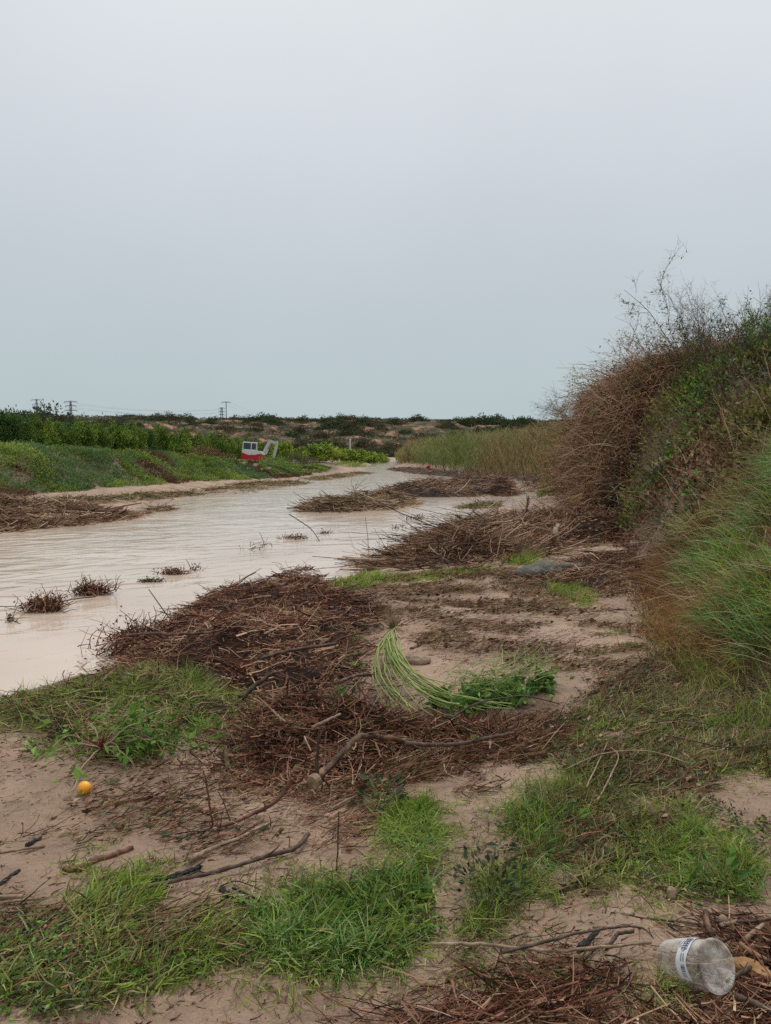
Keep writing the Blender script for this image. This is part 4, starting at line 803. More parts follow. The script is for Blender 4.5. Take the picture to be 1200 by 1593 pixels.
# brown and green bushes near the excavator
def bush(label, px, py, Y, W, H, mats, n=1600, leaf=.08):
    p = AT(px, py, Y); z = TZ(p[0], Y); a = Acc(); k = len(mats)
    for i in range(k):
        d = unit(rng.normal(0, 1, (n//k, 3))); d[:, 2] = np.abs(d[:, 2]); q = d*np.array([W/2, W/2, H])*rng.uniform(.5, 1.05, (n//k, 1))*(.7+.5*fbm(d[:, 0]+px, d[:, 2]*1.3, .5, 2, 5)[:, None])
        leaves(a, q, d+rng.normal(0, .6, d.shape), rng.uniform(.6, 1.3, n//k)*leaf, rng.uniform(.3, .6, n//k)*leaf, i)
    o = obj('bush', a, [M[m] for m in mats], label=label, cat='bush'); o.location = (p[0], Y, z-.05); return o
bush('reddish brown dry bush on top of the embankment left of the excavator', 322, 708, 53, 2.6, 1.1, ['leafbrown', 'cane', 'weedbrown'], 3600)
bush('brown dry bush between the reddish one and the excavator', 352, 710, 57, 1.6, .8, ['weedbrown', 'cane'], 1600)
bush('dull brown feathery bush right of the excavator', 462, 715, 74, 2.8, 1.3, ['weedbrown', 'leafdark'], 3000)
bush('dark brown bush low on the bank beside the feathery one', 478, 726, 76, 2.6, .9, ['weedbrown', 'leafdark', 'grassdry'], 2400)
bush('bright green bush at the foot of the embankment below the excavator', 425, 735, 60, 3.2, .8, ['leafgreen', 'weed'], 3000)
bush('flat green bush on the spit below the last orchard trees', 540, 727, 88, 5.0, .7, ['weed', 'grass'], 2600, .12)
bush('small green bush standing in front of the bank nose at the water', 853, 738, 33, 1.0, 1.1, ['leafgreen', 'weed'], 1500)

# ------------------------------------------------------------------ the plateau far behind
def hill():
    X, V = np.meshgrid(np.linspace(-420, 360, 700), np.linspace(0, 1, 90), indexing='ij')
    Y = 205 + V*190 + 22*np.sin(X*.013+1) + (fbm(X, X*0, 30, 3, 8)-.5)*26
    top = 14.8 + .8*(fbm(X, X*0+3, 60, 3, 4)-.5)
    sl = V*190
    Z = top*ss(18, 120, sl + (fbm(X, Y, 18, 4, 14)-.5)*16) + (fbm(X, Y, 7, 4, 15)-.5)*2.2*ss(5, 40, sl)*ss(150, 100, sl) - .6
    Z = np.where(sl > 120, top-.6 + (fbm(X, Y, 9, 3, 2)-.5)*.5, Z)
    m, N, L, B = new_mat('eroded red slope')
    co = N.new('ShaderNodeTexCoord'); n1 = N.new('ShaderNodeTexNoise'); n1.inputs['Scale'].default_value = .2; n1.inputs['Detail'].default_value = 9; n1.inputs['Roughness'].default_value = .72
    L.new(co.outputs['Object'], n1.inputs['Vector'])
    r = ramp_node(N, [(.42,(.045,.05,.027)),(.52,(.10,.078,.047)),(.56,(.22,.13,.085)),(.61,(.36,.20,.14)),(.68,(.28,.15,.10)),(.8,(.42,.33,.25))]); L.new(n1.outputs[0], r.inputs[0]); L.new(r.outputs[0], B.inputs['Base Color'])
    B.inputs['Roughness'].default_value = .95; B.inputs['Specular IOR Level'].default_value = .1
    a = grid_acc(X, Y, Z); a.smooth = True; obj('hill', a, m, kind='structure')
    return X, Y, Z
HX, HY, HZ = hill()
acc = Acc(); g_ = np.random.default_rng(5); ii = g_.integers(0, HX.shape[0], 24000); jj = g_.integers(5, 66, 24000)
xx, yy, zz = HX[ii, jj], HY[ii, jj], HZ[ii, jj]; kk = fbm(xx, yy, 9, 3, 71) > .43; c_ = np.c_[xx, yy, zz][kk] + np.c_[g_.normal(0, 1, (kk.sum(), 2)), np.zeros(kk.sum())]; c_ = np.repeat(c_, 20, 0)
d_ = unit(g_.normal(0, 1, c_.shape)); d_[:, 2] = np.abs(d_[:, 2]); md_ = g_.random(len(c_)) < .5
leaves(acc, (c_+d_*np.array([.9, .9, .6]))[md_], d_[md_], g_.uniform(.25, .6, md_.sum()), g_.uniform(.15, .35, md_.sum()), 0); leaves(acc, (c_+d_*np.array([.9, .9, .6]))[~md_], d_[~md_], g_.uniform(.25, .6, (~md_).sum()), g_.uniform(.15, .35, (~md_).sum()), 1)
obj('hillside_scrub', acc, [M['olive'], M['maquis']], label='low dull scrub speckling the far red slope', kind='stuff')
def put_scrub():
    pr = []
    for i, mk in enumerate(['olive', 'olive', 'maquis', 'maquis']):
        me = crown(30, 46, .16, 80+i, .62, .3, .34).mesh('scrub_bush'); me.materials.append(M[mk]); pr.append(me)
    g = np.random.default_rng(99); cnt = 0
    def put(x, y, z, w, h, k, name, label, cat, group):
        o = bpy.data.objects.new(name, pr[k]); COL.objects.link(o); o.location = (x, y, z); o.scale = (w/2, w/2, h); o.rotation_euler = (0, 0, g.uniform(0, 6.28)); tag(o, label, cat, group)
    while cnt < 255:
        i, j = g.integers(0, HX.shape[0]), g.integers(6, 60)
        x, y, z = HX[i, j], HY[i, j], HZ[i, j]; px = 600+x/y*F
        if px < 190 or px > 930: continue
        if fbm(np.array([x]), np.array([y]), 22, 3, 44)[0] < .46 and g.random() < .7: continue
        w_ = g.uniform(4.5, 11)*(.8 if px < 400 else 1); put(x, y, z-.8, w_, w_*g.uniform(.36, .5), int(g.integers(0, 4)), 'scrub_bush', 'dark olive scrub bush on the red slope of the far plateau', 'bush', 'scrub bushes on the far slope'); cnt += 1
    for k in range(150):   # crest line
        i = int(g.integers(0, HX.shape[0])); j = int(g.integers(50, 62)); x, y, z = HX[i, j], HY[i, j], HZ[i, j]; px = 600+x/y*F
        if px < 180 or px > 960: i = int(270+k*2.3) % HX.shape[0]; x, y, z = HX[i, j], HY[i, j], HZ[i, j]; px = 600+x/y*F
        big = px > 640
        w_ = g.uniform(4, 7) if big else g.uniform(3, 5); put(x, y, z-.9, w_, w_*(.34 if big else .28), int(g.integers(0, 2)), 'crest_bush', 'dark bush on the skyline of the far plateau', 'bush', 'bushes along the plateau skyline')
    for (px, py, lab, w_, h) in [(372,646,'small pointed tree on the skyline right of the power poles',5,4.5),(655,642,'pointed tree on the skyline above the middle of the reed bed',5,5),(725,643,'twin topped tree on the skyline above the reeds',9,5),(810,641,'broad rounded tree on the skyline near the right bank',10,6),(780,649,'low flat tree on the skyline left of the broad rounded one',9,3),(410,648,'grey bushy tree on the skyline above the excavator',10,5)]:
        p = AT(px, py, 322); put(p[0], 322, p[2]-h, w_, h, 0, 'skyline_tree', lab, 'tree', None)
    # belt of dull scrub at the foot
    for k in range(34):
        px = 470+k*14+g.uniform(-8, 8); Y = g.uniform(172, 195); p = AT(px, 705, Y)
        put(p[0], Y, -.4, g.uniform(5, 9), g.uniform(2.2, 4.0), int(g.integers(2, 4)) if k % 3 else 0, 'scrub_bush', 'dull scrub bush at the foot of the far slope', 'bush', 'scrub bushes at the foot of the far slope')
put_scrub()
# ------------------------------------------------------------------ power line
M['steel'] = plain('weathered steel', (.16,.17,.18), .6); M['polewood'] = plain('dark pole', (.12,.11,.10), .8)
def bar(acc, a, b, r, mi=0, sides=5): tubes(acc, np.array([[a, b]], float), [r], sides, mi, 1)
def pylon(label, px, top, Y, H, W, arms, lattice=True):
    p = AT(px, top, Y); b = np.array([p[0], Y, p[2]-H]); a = Acc(); w0 = W if lattice else .25
    if lattice:
        for sx in (-1, 1):
            for sy in (-1, 1): bar(a, (sx*w0, sy*w0, 0), (sx*w0*.25, sy*w0*.25, H), .09)
        nb = 9
        for i in range(nb):
            z0, z1 = H*i/nb, H*(i+1)/nb; k0, k1 = w0*(1-.75*i/nb), w0*(1-.75*(i+1)/nb)
            for sy in (-1, 1): bar(a, (-k0, sy*k0, z0), (k1, sy*k1, z1), .05); bar(a, (k0, sy*k0, z0), (-k1, sy*k1, z1), .05)
    else: bar(a, (0, 0, 0), (0, 0, H), .2, sides=8)
    o = obj('pylon', a, M['steel'], label=label, cat='pylon'); o.location = b; ends = []
    for (z, half) in arms:
        a2 = Acc(); bar(a2, (-half, 0, H-z), (half, 0, H-z), .13); bar(a2, (-half, 0, H-z), (0, 0, H-z+.5), .06); bar(a2, (half, 0, H-z), (0, 0, H-z+.5), .06)
        for sx in (-1, 1): bar(a2, (sx*half, 0, H-z), (sx*half, 0, H-z-.6), .09)
        obj('crossarm', a2, M['steel'], parent=o); ends += [b+np.array([s*half, 0, H-z-.6]) for s in (-1, 1)]
    return ends
e1 = pylon('small lattice pylon rising behind the pines at far left', 57, 621, 420, 26, 1.0, [(.4, 2.8), (2.6, 2.2)])
e2 = pylon('lattice pylon with three crossarms above the left orchard', 110, 624, 330, 21, .9, [(.3, 2.7), (2.0, 2.3), (3.8, 2.5)])
e3 = pylon('short lattice pylon with stacked crossarms on the plateau, left of the tall pole', 345, 634, 420, 14, 1.2, [(.3, 1.5), (2.0, 1.6), (3.7, 1.5), (5.4, 1.5)])
e4 = pylon('tall plain pole with a T shaped crossarm on the plateau', 352, 625, 400, 17, .3, [(.3, 2.3)], False)
def wire(label, a, b, sag, r=.022):
    t = np.linspace(0, 1, 24)[:, None]; P = a*(1-t)+b*t; P[:, 2] -= sag*4*t[:, 0]*(1-t[:, 0]); ac = Acc(); tubes(ac, P[None], [r], 4, 0, 1)
    obj('power_wire', ac, M['steel'], label=label, cat='wire', group='power wires')
for k in range(4): wire('thin power wire strung between the left lattice pylon and the plateau pylon', e2[k], e3[k], 2.0)
for k in range(2): wire('thin power wire leading right from the tall pole and down behind the plateau', e4[k], AT(440+k*6, 649, 520), 1.5)
# ------------------------------------------------------------------ excavator
M['red'] = plain('red machine paint', (.50,.022,.03), .35); M['white'] = plain('white machine paint', (.72,.72,.70), .4); M['armgrey'] = plain('pale grey machine paint', (.50,.51,.50), .45)
M['rubber'] = plain('black rubber', (.025,.025,.025), .8); M['darkglass'] = plain('cab window glass', (.06,.09,.12), .08, 0, .6); M['chrome'] = plain('steel rod', (.6,.6,.6), .25, .9)
def excavator():
    p = AT(395, 714, 85); gz = TZ(p[0], 85); base = np.array([p[0]-.1, 85, p[2]-.72])
    o = empty('excavator', base, 'red and white compact excavator with its arm folded up, standing above the far embankment', 'excavator', rz=.05)
    def part(name, a, m, par=o, label=None): return obj(name, a, m, parent=par)
    for sy in (-1, 1):
        a = Acc(); y0, y1 = sorted((sy*.55, sy*.95)); prism(a, [(-1.0,.0),(1.0,.0),(1.2,.12),(1.25,.3),(1.15,.5),(.95,.58),(-.95,.58),(-1.15,.5),(-1.25,.3),(-1.2,.12)], y0, y1)
        for k in range(22):
            x = -1.05+k*.1; box(a, (x, y0-.01, -.03), (x+.05, y1+.01, .01)); box(a, (x, y0-.01, .57), (x+.05, y1+.01, .61))
        t = part('track', a, M['rubber'])
        a = Acc(); [tubes(a, np.array([[[x, sy*.96-.03, z], [x, sy*.96+.03, z]]]), [r], 14, 0, 1) for x, z, r in ((-.92,.3,.2),(.92,.3,.2),(-.45,.17,.1),(0,.17,.1),(.45,.17,.1))]; part('track_wheel', a, M['armgrey'], t)
    a = Acc(); box(a, (-.7, -.5, .3), (.7, .5, .62), bev=.05); part('chassis', a, M['armgrey'])
    a = Acc(); box(a, (-1.75, -.95, .1), (-1.6, .95, .6), bev=.04); [bar(a, (-.6, s*.4, .3), (-1.65, s*.4, .35), .07) for s in (-1, 1)]; part('blade', a, M['armgrey'])
    a = Acc(); prism(a, [(-1.25,.72),(1.15,.66),(1.32,.8),(1.38,1.1),(1.3,1.36),(1.05,1.5),(.75,1.5),(.3,1.36),(-.5,1.28),(-1.32,1.52),(-1.32,.95)], -.85, .85); part('lower_body', a, M['red'])
    a = Acc(); prism(a, [(-1.32,1.525),(-.5,1.285),(.3,1.365),(.75,1.505),(1.05,1.505),(1.3,1.365),(1.36,1.45),(1.28,1.62),(1.1,1.74),(.9,1.8),(-.1,1.85),(-1.3,1.9)], -.84, .84); part('engine_hood', a, M['white'])
    a = Acc()
    zb, zt = 1.9, 2.72
    for (x0, x1) in ((-1.28,-1.16),(-.30,-.18),(.34,.44)):
        for y0 in (-.8, .02): box(a, (x0, y0, zb-.1), (x1, y0+.08, zt), bev=.015)
    box(a, (-1.28, -.8, zt-.02), (.44, .1, zt+.12), bev=.05); box(a, (-1.28, -.8, zb-.12), (.44, .1, zb+.06), bev=.02)
    cab = part('cab', a, M['white'])
    a = Acc(); box(a, (-1.16, -.77, zb+.06), (-.30, -.75, zt-.02)); part('cab_window', a, M['darkglass'], cab)
    a = Acc(); box(a, (-.18, -.77, zb+.06), (.34, -.75, zt-.02)); part('cab_window', a, M['darkglass'], cab)
    a = Acc(); box(a, (.40, -.72, zb+.06), (.42, .02, zt-.02)); part('cab_window', a, M['darkglass'], cab)
    a = Acc(); box(a, (-1.26, -.72, zb+.06), (-1.24, .02, zt-.02)); part('cab_window', a, M['darkglass'], cab)
    a = Acc(); box(a, (-.9, -.5, zb-.05), (-.45, -.1, zb+.35), bev=.05); box(a, (-1.0, -.5, zb+.2), (-.85, -.1, zb+.62), bev=.04); part('seat', a, M['rubber'], cab)
    def beam(pts, y0, y1): a = Acc(); prism(a, pts, y0, y1); return a
    part('boom', beam([(1.0,1.62),(1.42,1.62),(1.66,2.2),(1.98,2.9),(2.55,2.86),(2.86,2.98),(2.86,3.22),(2.5,3.12),(1.95,3.28),(1.66,3.1),(1.3,2.4)], .12, .42), M['armgrey'])
    a = Acc(); bar(a, (1.48, .27, 1.5), (1.74, .27, 2.1), .09, sides=8); rod = Acc(); bar(rod, (1.74, .27, 2.1), (2.02, .27, 2.8), .05, sides=8); part('boom_cylinder', a, M['white']); part('cylinder_rod', rod, M['chrome'])
    arm = part('digging_arm', beam([(2.62,3.0),(2.90,3.05),(2.86,2.4),(2.62,1.3),(2.42,.95),(2.26,1.0),(2.36,1.7),(2.56,2.5)], .14, .40), M['armgrey'])
    a = Acc(); prism(a, [(2.3,1.0),(2.5,.98),(2.45,.7),(2.2,.35),(1.75,.25),(1.6,.5),(1.75,.62),(2.0,.6)], -.05, .6); part('bucket', a, M['rubber'])
    a = Acc(); bar(a, (1.0, -.3, 1.8), (1.0, -.3, 2.05), .05, sides=8); part('exhaust_pipe', a, M['rubber'])
    a = Acc(); box(a, (-1.38, -.98, 2.3), (-1.3, -.86, 2.55), bev=.02); bar(a, (-1.28, -.8, 2.4), (-1.34, -.9, 2.4), .015); part('mirror', a, M['rubber'], cab)
    o.scale = (.88, .88, .88); o.rotation_euler = (0, R(4), .05)
excavator()
# red thing at the foot of the reeds, pale post on the far slope
a = Acc(); box(a, (-.18, -.12, 0), (.18, .12, .28), bev=.04); box(a, (-.06, -.03, .28), (.06, .03, .33)); bar(a, (.11, 0, .28), (.15, 0, .35), .03)
p = GT(665, 733); o = obj('jerrycan', a, M['red'], label='small red plastic can lying in the debris below the far reeds', cat='can'); o.location = p+np.array([0, 0, .25]); o.rotation_euler = (.3, .5, .4)
p = AT(545, 682, 165); a = Acc(); bar(a, (0, 0, 0), (0, 0, p[2]+.4), .16, sides=8); o = obj('post', a, M['armgrey'], label='pale lone post in front of the red far slope', cat='post'); o.location = (p[0], 165, -.4)

# ------------------------------------------------------------------ hand-placed sticks
M['stickdark'] = rough_mat('wet dark stick', [(.03,.018,.013),(.07,.042,.03),(.13,.08,.055)], 30, .6, .6, .004, stretch=(1, 1, 1))
M['stickred'] = rough_mat('reddish stick', [(.06,.025,.015),(.13,.052,.03),(.20,.09,.055)], 30, .6, .5, .004)
M['stickpale'] = rough_mat('peeled pale stick', [(.13,.085,.055),(.24,.165,.105),(.38,.28,.19)], 25, .6, .5, .004)
M['charcoal'] = rough_mat('charred wood', [(.008,.008,.009),(.02,.018,.018),(.05,.045,.042)], 40, .7, .9, .006)
M['barkorange'] = rough_mat('peeling orange bark', [(.035,.02,.014),(.075,.042,.028),(.26,.14,.075)], 16, .65, .7, .006)
def lerp_path(P, per=7, jit=.006):
    P = np.asarray(P, float); n = len(P); out_ = []
    for i in range(n-1):
        p0, p1, p2, p3 = P[max(i-1, 0)], P[i], P[i+1], P[min(i+2, n-1)]
        for t in np.linspace(0, 1, per, endpoint=False):
            out_.append(.5*((2*p1)+(-p0+p2)*t+(2*p0-5*p1+4*p2-p3)*t*t+(-p0+3*p1-3*p2+p3)*t**3))
    out_.append(P[-1]); out_ = np.array(out_); out_[1:-1] += rng.normal(0, jit, out_[1:-1].shape); return out_
def GTH(px, py, h):
    """the point h above the soil on a sight line"""
    d = ray(px, py); t = np.linspace(1.0, 30, 1500); X, Y, Z = d[0]*t, d[1]*t, EYE+d[2]*t; k = np.argmax(Z < np.maximum(terrain(X, Y), WATER_Z)+h); return np.array([X[k], Y[k], Z[k]])
def pts3(pts, lift):
    out_ = []
    for q in pts:
        if len(q) == 2: out_.append(GT(q[0], q[1]) + np.array([0, 0, lift]))
        elif q[2] is None: out_.append(AT(q[0], q[1], out_[-1][1]+.01))
        elif q[2] < 1.5: out_.append(GTH(q[0], q[1], q[2]))
        else: out_.append(AT(q[0], q[1], q[2]))
    return np.array(out_)
def stick(label, pts, r0, r1=None, mat='stickdark', lift=.01, side_twigs=0, jit=.0, name='stick', cat='stick', forks=()):
    P = pts3(pts, lift); P = lerp_path(P, 7, min(max(jit, r0*.12), r0*.25)); a = Acc(); r1 = r0*.55 if r1 is None else r1
    N = len(P); base = P[0].copy()
    rr = np.linspace(r0, r1, N)*(1+np.convolve(rng.normal(0, .10, N+4), np.ones(5)/5, 'valid'))
    T = unit(np.gradient(P, axis=0)); ref = unit(np.array([.3, .2, 1.0])); A_ = unit(np.cross(T, ref)); B_ = np.cross(T, A_); sides = 9
    ang = np.arange(sides)*2*math.pi/sides; ir = 1+rng.normal(0, .16 if mat == 'charcoal' else .05, (N, sides))
    V = P[:, None] + (rr[:, None]*ir)[..., None]*(np.cos(ang)[None, :, None]*A_[:, None]+np.sin(ang)[None, :, None]*B_[:, None])
    i = np.arange(N-1)[:, None]; j = np.arange(sides)[None]; j2 = (j+1) % sides
    n0 = a.n; a.add(V, np.stack([i*sides+j, i*sides+j2, (i+1)*sides+j2, (i+1)*sides+j], -1).reshape(-1, 4))
    for e0, rev in ((0, -1), (N-1, 1)):
        a.v.append(np.zeros((0, 3), np.float32)); a.f.append(np.array([[e0*sides+k for k in range(sides)][::rev]])+n0); a.m.append(np.zeros(1))
    if side_twigs:
        k = rng.integers(2, N-1, side_twigs); tubes(a, walk(P[k], T[k]+rng.normal(0, .8, (side_twigs, 3))+np.array([0, 0, .2]), rng.uniform(.05, .2, side_twigs)*min(1.5, max(.5, r0*80)), 4, .18), np.full(side_twigs, r1*.5), 4, 0, .4)
    for f in forks: tubes(a, lerp_path(pts3(f[0], lift), 5, jit)[None], [f[1]], 6, 0, .45)
    return obj(name, a, M[mat], label=label, cat=cat, smooth=mat != 'charcoal', loc=tuple(base))
stick('thick cut branch with a round sawn end standing out of the dark root heap', [(489,1213,.16),(510,1195,.19),(535,1170,.22),(558,1147,.25),(600,1148,.19),(640,1154,.13)], .019, .012, 'barkorange', side_twigs=6, jit=.003, name='cut_branch', cat='branch')
a = Acc(); p = GTH(489, 1213, .16); tubes(a, np.array([[p+np.array([.012, .004, 0]), p+np.array([-.008, -.024, -.004])]]), [.031], 14, 0, 1.0); cb = bpy.data.objects['cut_branch']
e_ = obj('sawn_end', a, M['stickpale'], parent=cb); e_.matrix_parent_inverse.identity(); e_.location = (-cb.location.x, -cb.location.y, -cb.location.z)
stick('dark rough branch lying in the root heap right of the sawn one', [(630,1156,.17),(660,1158,.18),(710,1158,.18),(760,1148,.16),(800,1140,.12)], .013, .008, 'stickdark', side_twigs=6, name='branch', cat='branch')
stick('orange peeled upright stick beside the sawn branch end', [(493,1205,.18),(494,1170,None),(497,1148,None),(505,1130,None)], .009, .006, 'barkorange')
stick('pale broken stick on top of the root heap', [(486,1132,.26),(505,1122,.28),(530,1111,.29)], .008, .006, 'stickpale')
stick('short pale splinter in the root heap left of the orange stick', [(474,1146,.27),(480,1160,.25),(484,1168,.24)], .005, .003, 'stickpale')
stick('brown peeled stick crossing the front of the big heap', [(200,1030),(240,1033),(280,1038),(330,1036),(350,1030)], .012, .009, 'barkorange', lift=.26)
stick('long brown stick low across the middle of the big heap', [(405,1025,.36),(450,1012,.38),(500,1005,.38),(525,1000,.36)], .011, .008, 'barkorange')
stick('dark thick stick slanting under the twigs left of the green plant', [(378,1085,.2),(405,1060,.28),(430,1045,.34)], .014, .010, 'stickdark')
stick('brown stick poking out beside the green plant', [(528,1062,.27),(548,1053,.28),(580,1048,.26)], .012, .008, 'barkorange')
stick('broken pale stake standing at the left edge of the root heap', [(355,1197,.03),(352,1178,None),(350,1158,None)], .012, .008, 'stickpale', jit=.002)
stick('reddish curved branch from the root heap down onto the sand', [(328,1293),(360,1288),(395,1272),(425,1250,.07),(445,1228,.12),(455,1212,.17)], .007, .010, 'stickred', lift=.02, side_twigs=3)
stick('thin dark red twig standing upright in the sand, the left one', [(332,1294),(328,1262,None),(322,1225,None),(317,1200,None)], .0055, .0035, 'stickred', jit=.002, side_twigs=2)
stick('short thin twig standing in the sand right of the dark red one', [(360,1286),(352,1258,None),(340,1232,None)], .0035, .002, 'stickdark', jit=.002, side_twigs=1)
stick('long straight thin stem standing upright in the sand below the root heap', [(524,1358),(526,1310,None),(527,1262,None)], .0032, .0025, 'stickdark', jit=.001)
stick('long pale brown stick lying from the burnt wood up to the right', [(295,1345),(330,1328),(370,1312),(410,1292),(420,1288)], .011, .006, 'stickpale', lift=.02, side_twigs=2)
stick('long dark branch crossing the left foreground', [(150,1420),(200,1400),(260,1385),(320,1372),(370,1358),(420,1342),(460,1330),(480,1308)], .006, .010, 'stickdark', lift=.03, side_twigs=6)
stick('charred thick stick lying under the long dark branch', [(236,1378),(265,1370),(300,1358),(312,1350)], .014, .009, 'charcoal', lift=.01)
stick('charred forked stick ending in the green grass', [(342,1385),(360,1398),(378,1408),(400,1425)], .009, .010, 'charcoal', lift=.01, side_twigs=2, forks=[([(362,1385),(390,1398),(415,1412)], .006), ([(345,1382),(370,1375),(405,1388)], .003)])
stick('thick blunt brown log piece at left', [(100,1358),(125,1352),(150,1340),(175,1333),(208,1320)], .016, .010, 'stickred', lift=.005)
stick('small charred piece on the sand at far left', [(40,1318),(52,1312),(64,1306)], .010, .007, 'charcoal', lift=.005)
stick('thin pale reed lying beside the small charred piece', [(-20,1330),(20,1325),(70,1318)], .006, .005, 'stickpale', lift=.005)
stick('dark stick end at the left edge above the pale ones', [(-10,1385),(10,1370),(30,1356)], .009, .007, 'charcoal', lift=.005)
stick('pale flat stick at the left edge of the picture', [(-30,1400),(0,1399),(35,1397)], .011, .009, 'stickpale', lift=.005)
stick('second pale stick at the left edge, thinner and lower', [(-30,1412),(20,1406),(65,1402)], .006, .005, 'stickpale', lift=.01)
stick('dark mud covered branch buried in the lower left grass', [(60,1475),(85,1455),(110,1435),(140,1405)], .010, .006, 'stickdark', lift=.02, side_twigs=3)
stick('long pale brown stick lying across the bottom pile towards the bottle', [(670,1500),(760,1502),(850,1512),(920,1508),(1012,1498)], .005, .005, 'stickpale', lift=.07, jit=.002, side_twigs=3)
stick('dark arched twig over the bottom pile', [(780,1530),(850,1512),(900,1498),(960,1488),(995,1489),(1012,1500)], .006, .0025, 'stickdark', lift=.10, side_twigs=3)
stick('stubby charred stick pointing up right behind the bottom pile', [(900,1500),(912,1490),(930,1470)], .013, .007, 'charcoal', lift=.05)
stick('dark crooked stick standing up at the right of the bottom pile', [(943,1504),(955,1488),(962,1480),(985,1476)], .007, .006, 'stickdark', lift=.06, jit=.001)
stick('dark diagonal branch below the bottle in the lower right corner', [(1142,1568),(1165,1578),(1190,1590),(1230,1610)], .010, .012, 'stickdark', lift=.04)
stick('thin dark branch at the right of the bottle', [(1132,1548),(1160,1528),(1190,1515),(1220,1510)], .008, .008, 'stickdark', lift=.04)
stick('short upright brown stub behind the bottle', [(1105,1468),(1100,1450),(1098,1430)], .012, .009, 'barkorange', lift=.03, jit=.001)
stick('pale snapped stick upper right of the bottle', [(1158,1484),(1175,1470),(1188,1460)], .009, .007, 'stickpale', lift=.05, jit=.001)
stick('short pale stick lying behind the bottle', [(1120,1457),(1135,1454),(1146,1450)], .007, .006, 'stickpale', lift=.04, jit=.001)
stick('brown stick lying under the right side of the bottle', [(1150,1492),(1175,1508),(1192,1516)], .008, .006, 'reedbrown', lift=.05, jit=.001)
stick('grey smooth stick at the right edge of the sand', [(1112,1447),(1160,1447),(1230,1440)], .006, .005, 'stickdark', lift=.03)
stick('slanting half buried log in the sand behind the green plant', [(640,1010),(670,998),(700,985),(722,970)], .018, .012, 'stickdark', lift=.0)
stick('short pale upright reed stub behind the green plant', [(745,1022),(750,1005,None),(754,988,None)], .011, .009, 'stickpale', jit=.001)
stick('brown stick with a snapped end right of the pale stub', [(795,1042),(815,1025),(840,1005)], .012, .007, 'stickred', lift=.04)
stick('dark stick beside the green leaves pointing up right', [(808,1050),(825,1038),(845,1028)], .017, .012, 'stickdark', lift=.02)
stick('thin dark branch draped over the green leaves', [(690,1125,.12),(740,1095,.18),(790,1085,.2),(820,1083,.2),(870,1095,.12)], .006, .003, 'stickdark', side_twigs=4)
stick('pale stick slanting at the left end of the lower grass', [(515,1272),(540,1258),(562,1248)], .006, .004, 'stickpale', lift=.04)
stick('long leaning pale cane on the bank above the leaf heap', [(1000,755,15.5),(1030,725,15.8),(1062,700,16.2),(1095,672,16.6)], .012, .009, 'stickpale', jit=.004)
stick('second shorter cane leaning on the bank beside the long one', [(1032,738,14.5),(1048,722,14.8),(1060,709,15.0)], .012, .009, 'stickpale', jit=.002)
stick('tree stump sticking out of the right end of the reed heap', [(858,850),(862,835,13.0),(868,818,13.2)], .06, .045, 'stickpale', lift=0, jit=.004)
stick('dark branch leaning up out of the reed heap', [(800,812,14.5),(818,795,14.8),(822,772,15)], .025, .018, 'stickdark', side_twigs=6)
for k, (lab, pts) in enumerate([('thin arching dry stem low on the right bank', [(1010,1140),(1060,1135),(1120,1145),(1200,1150)]), ('thin arching dry stem just above the bare hump at right', [(1040,1160),(1090,1172),(1140,1180),(1210,1172)]),
                                ('curved pale stem in the middle of the right grass', [(930,1265),(950,1225),(962,1195),(950,1180)]), ('forked pale stem next to the curved one in the right grass', [(912,1245),(930,1205),(945,1172)]),
                                ('long thin stem arching over the right grass', [(880,1215),(940,1190),(1010,1186),(1070,1205)])]):
    stick(lab, pts, .004, .003, 'stickpale' if k > 1 else 'stickdark', lift=.06, name='stem', cat='stem')

# ------------------------------------------------------------------ snags standing in the river
def snag(label, px, py, n, W, H, leafy=.4, az=.3, mat='twig', leafm='leafbrown'):
    c = G(px, py, WATER_Z); a = Acc(); p = c + np.c_[rng.normal(0, W*.33, n), rng.normal(0, W*.16, n), rng.uniform(-.03, H*.35, n)]
    D = np.c_[rng.normal(0, .8, (n, 2))+np.array([math.cos(az)*.5, math.sin(az)*.5]), rng.normal(.45, .4, n)]
    tubes(a, walk(p, D, rng.uniform(.3, 1.0, n)*H*1.3, 5, .22, .04), rng.uniform(.002, .006, n)*(.7+c[1]/14), 4, 0, .4)
    m = int(n*6*leafy)
    if m:
        q = c + np.c_[rng.normal(0, W*.3, m), rng.normal(0, W*.16, m), np.abs(rng.normal(0, H*.35, m))]
        leaves(a, q, rng.normal(0, 1, (m, 3)), rng.uniform(.02, .06, m), rng.uniform(.01, .03, m), 1)
    obj('snag', a, [M[mat], M[leafm]], label=label, cat='snag', loc=tuple(c))
snag('round brown root clump caught in the river at left', 68, 950, 240, .34, .24, .7)
snag('spiky twig clump in the river right of the round clump', 142, 925, 170, .40, .24, .6, leafm='leafbrown')
snag('low leafy twigs breaking the water left of centre', 268, 893, 90, .34, .12, .7)
snag('two small sprigs in the water right of the low leafy twigs', 305, 888, 14, .16, .16, .4)
snag('greenish weed raft beside the low leafy twigs', 235, 905, 60, .28, .06, .8, leafm='leafdark')
snag('small stub at the left edge in the river', 16, 968, 16, .10, .16, .3)
snag('faint twigs in mid river left of centre', 392, 855, 12, .45, .25, .1)
snag('thin bent twigs in mid river beside the flat clump', 412, 850, 8, .3, .25, .1)
snag('flat dark clump with a long arching twig in mid river', 458, 838, 60, .55, .14, .5)
snag('small dark clump in mid river near the reed heap', 505, 830, 26, .3, .10, .6)
snag('upright stub in front of the pale reed island', 554, 765, 8, .12, .9, .1)
snag('small weed clump in the water left of the big reed heap', 648, 808, 36, .5, .2, .6)
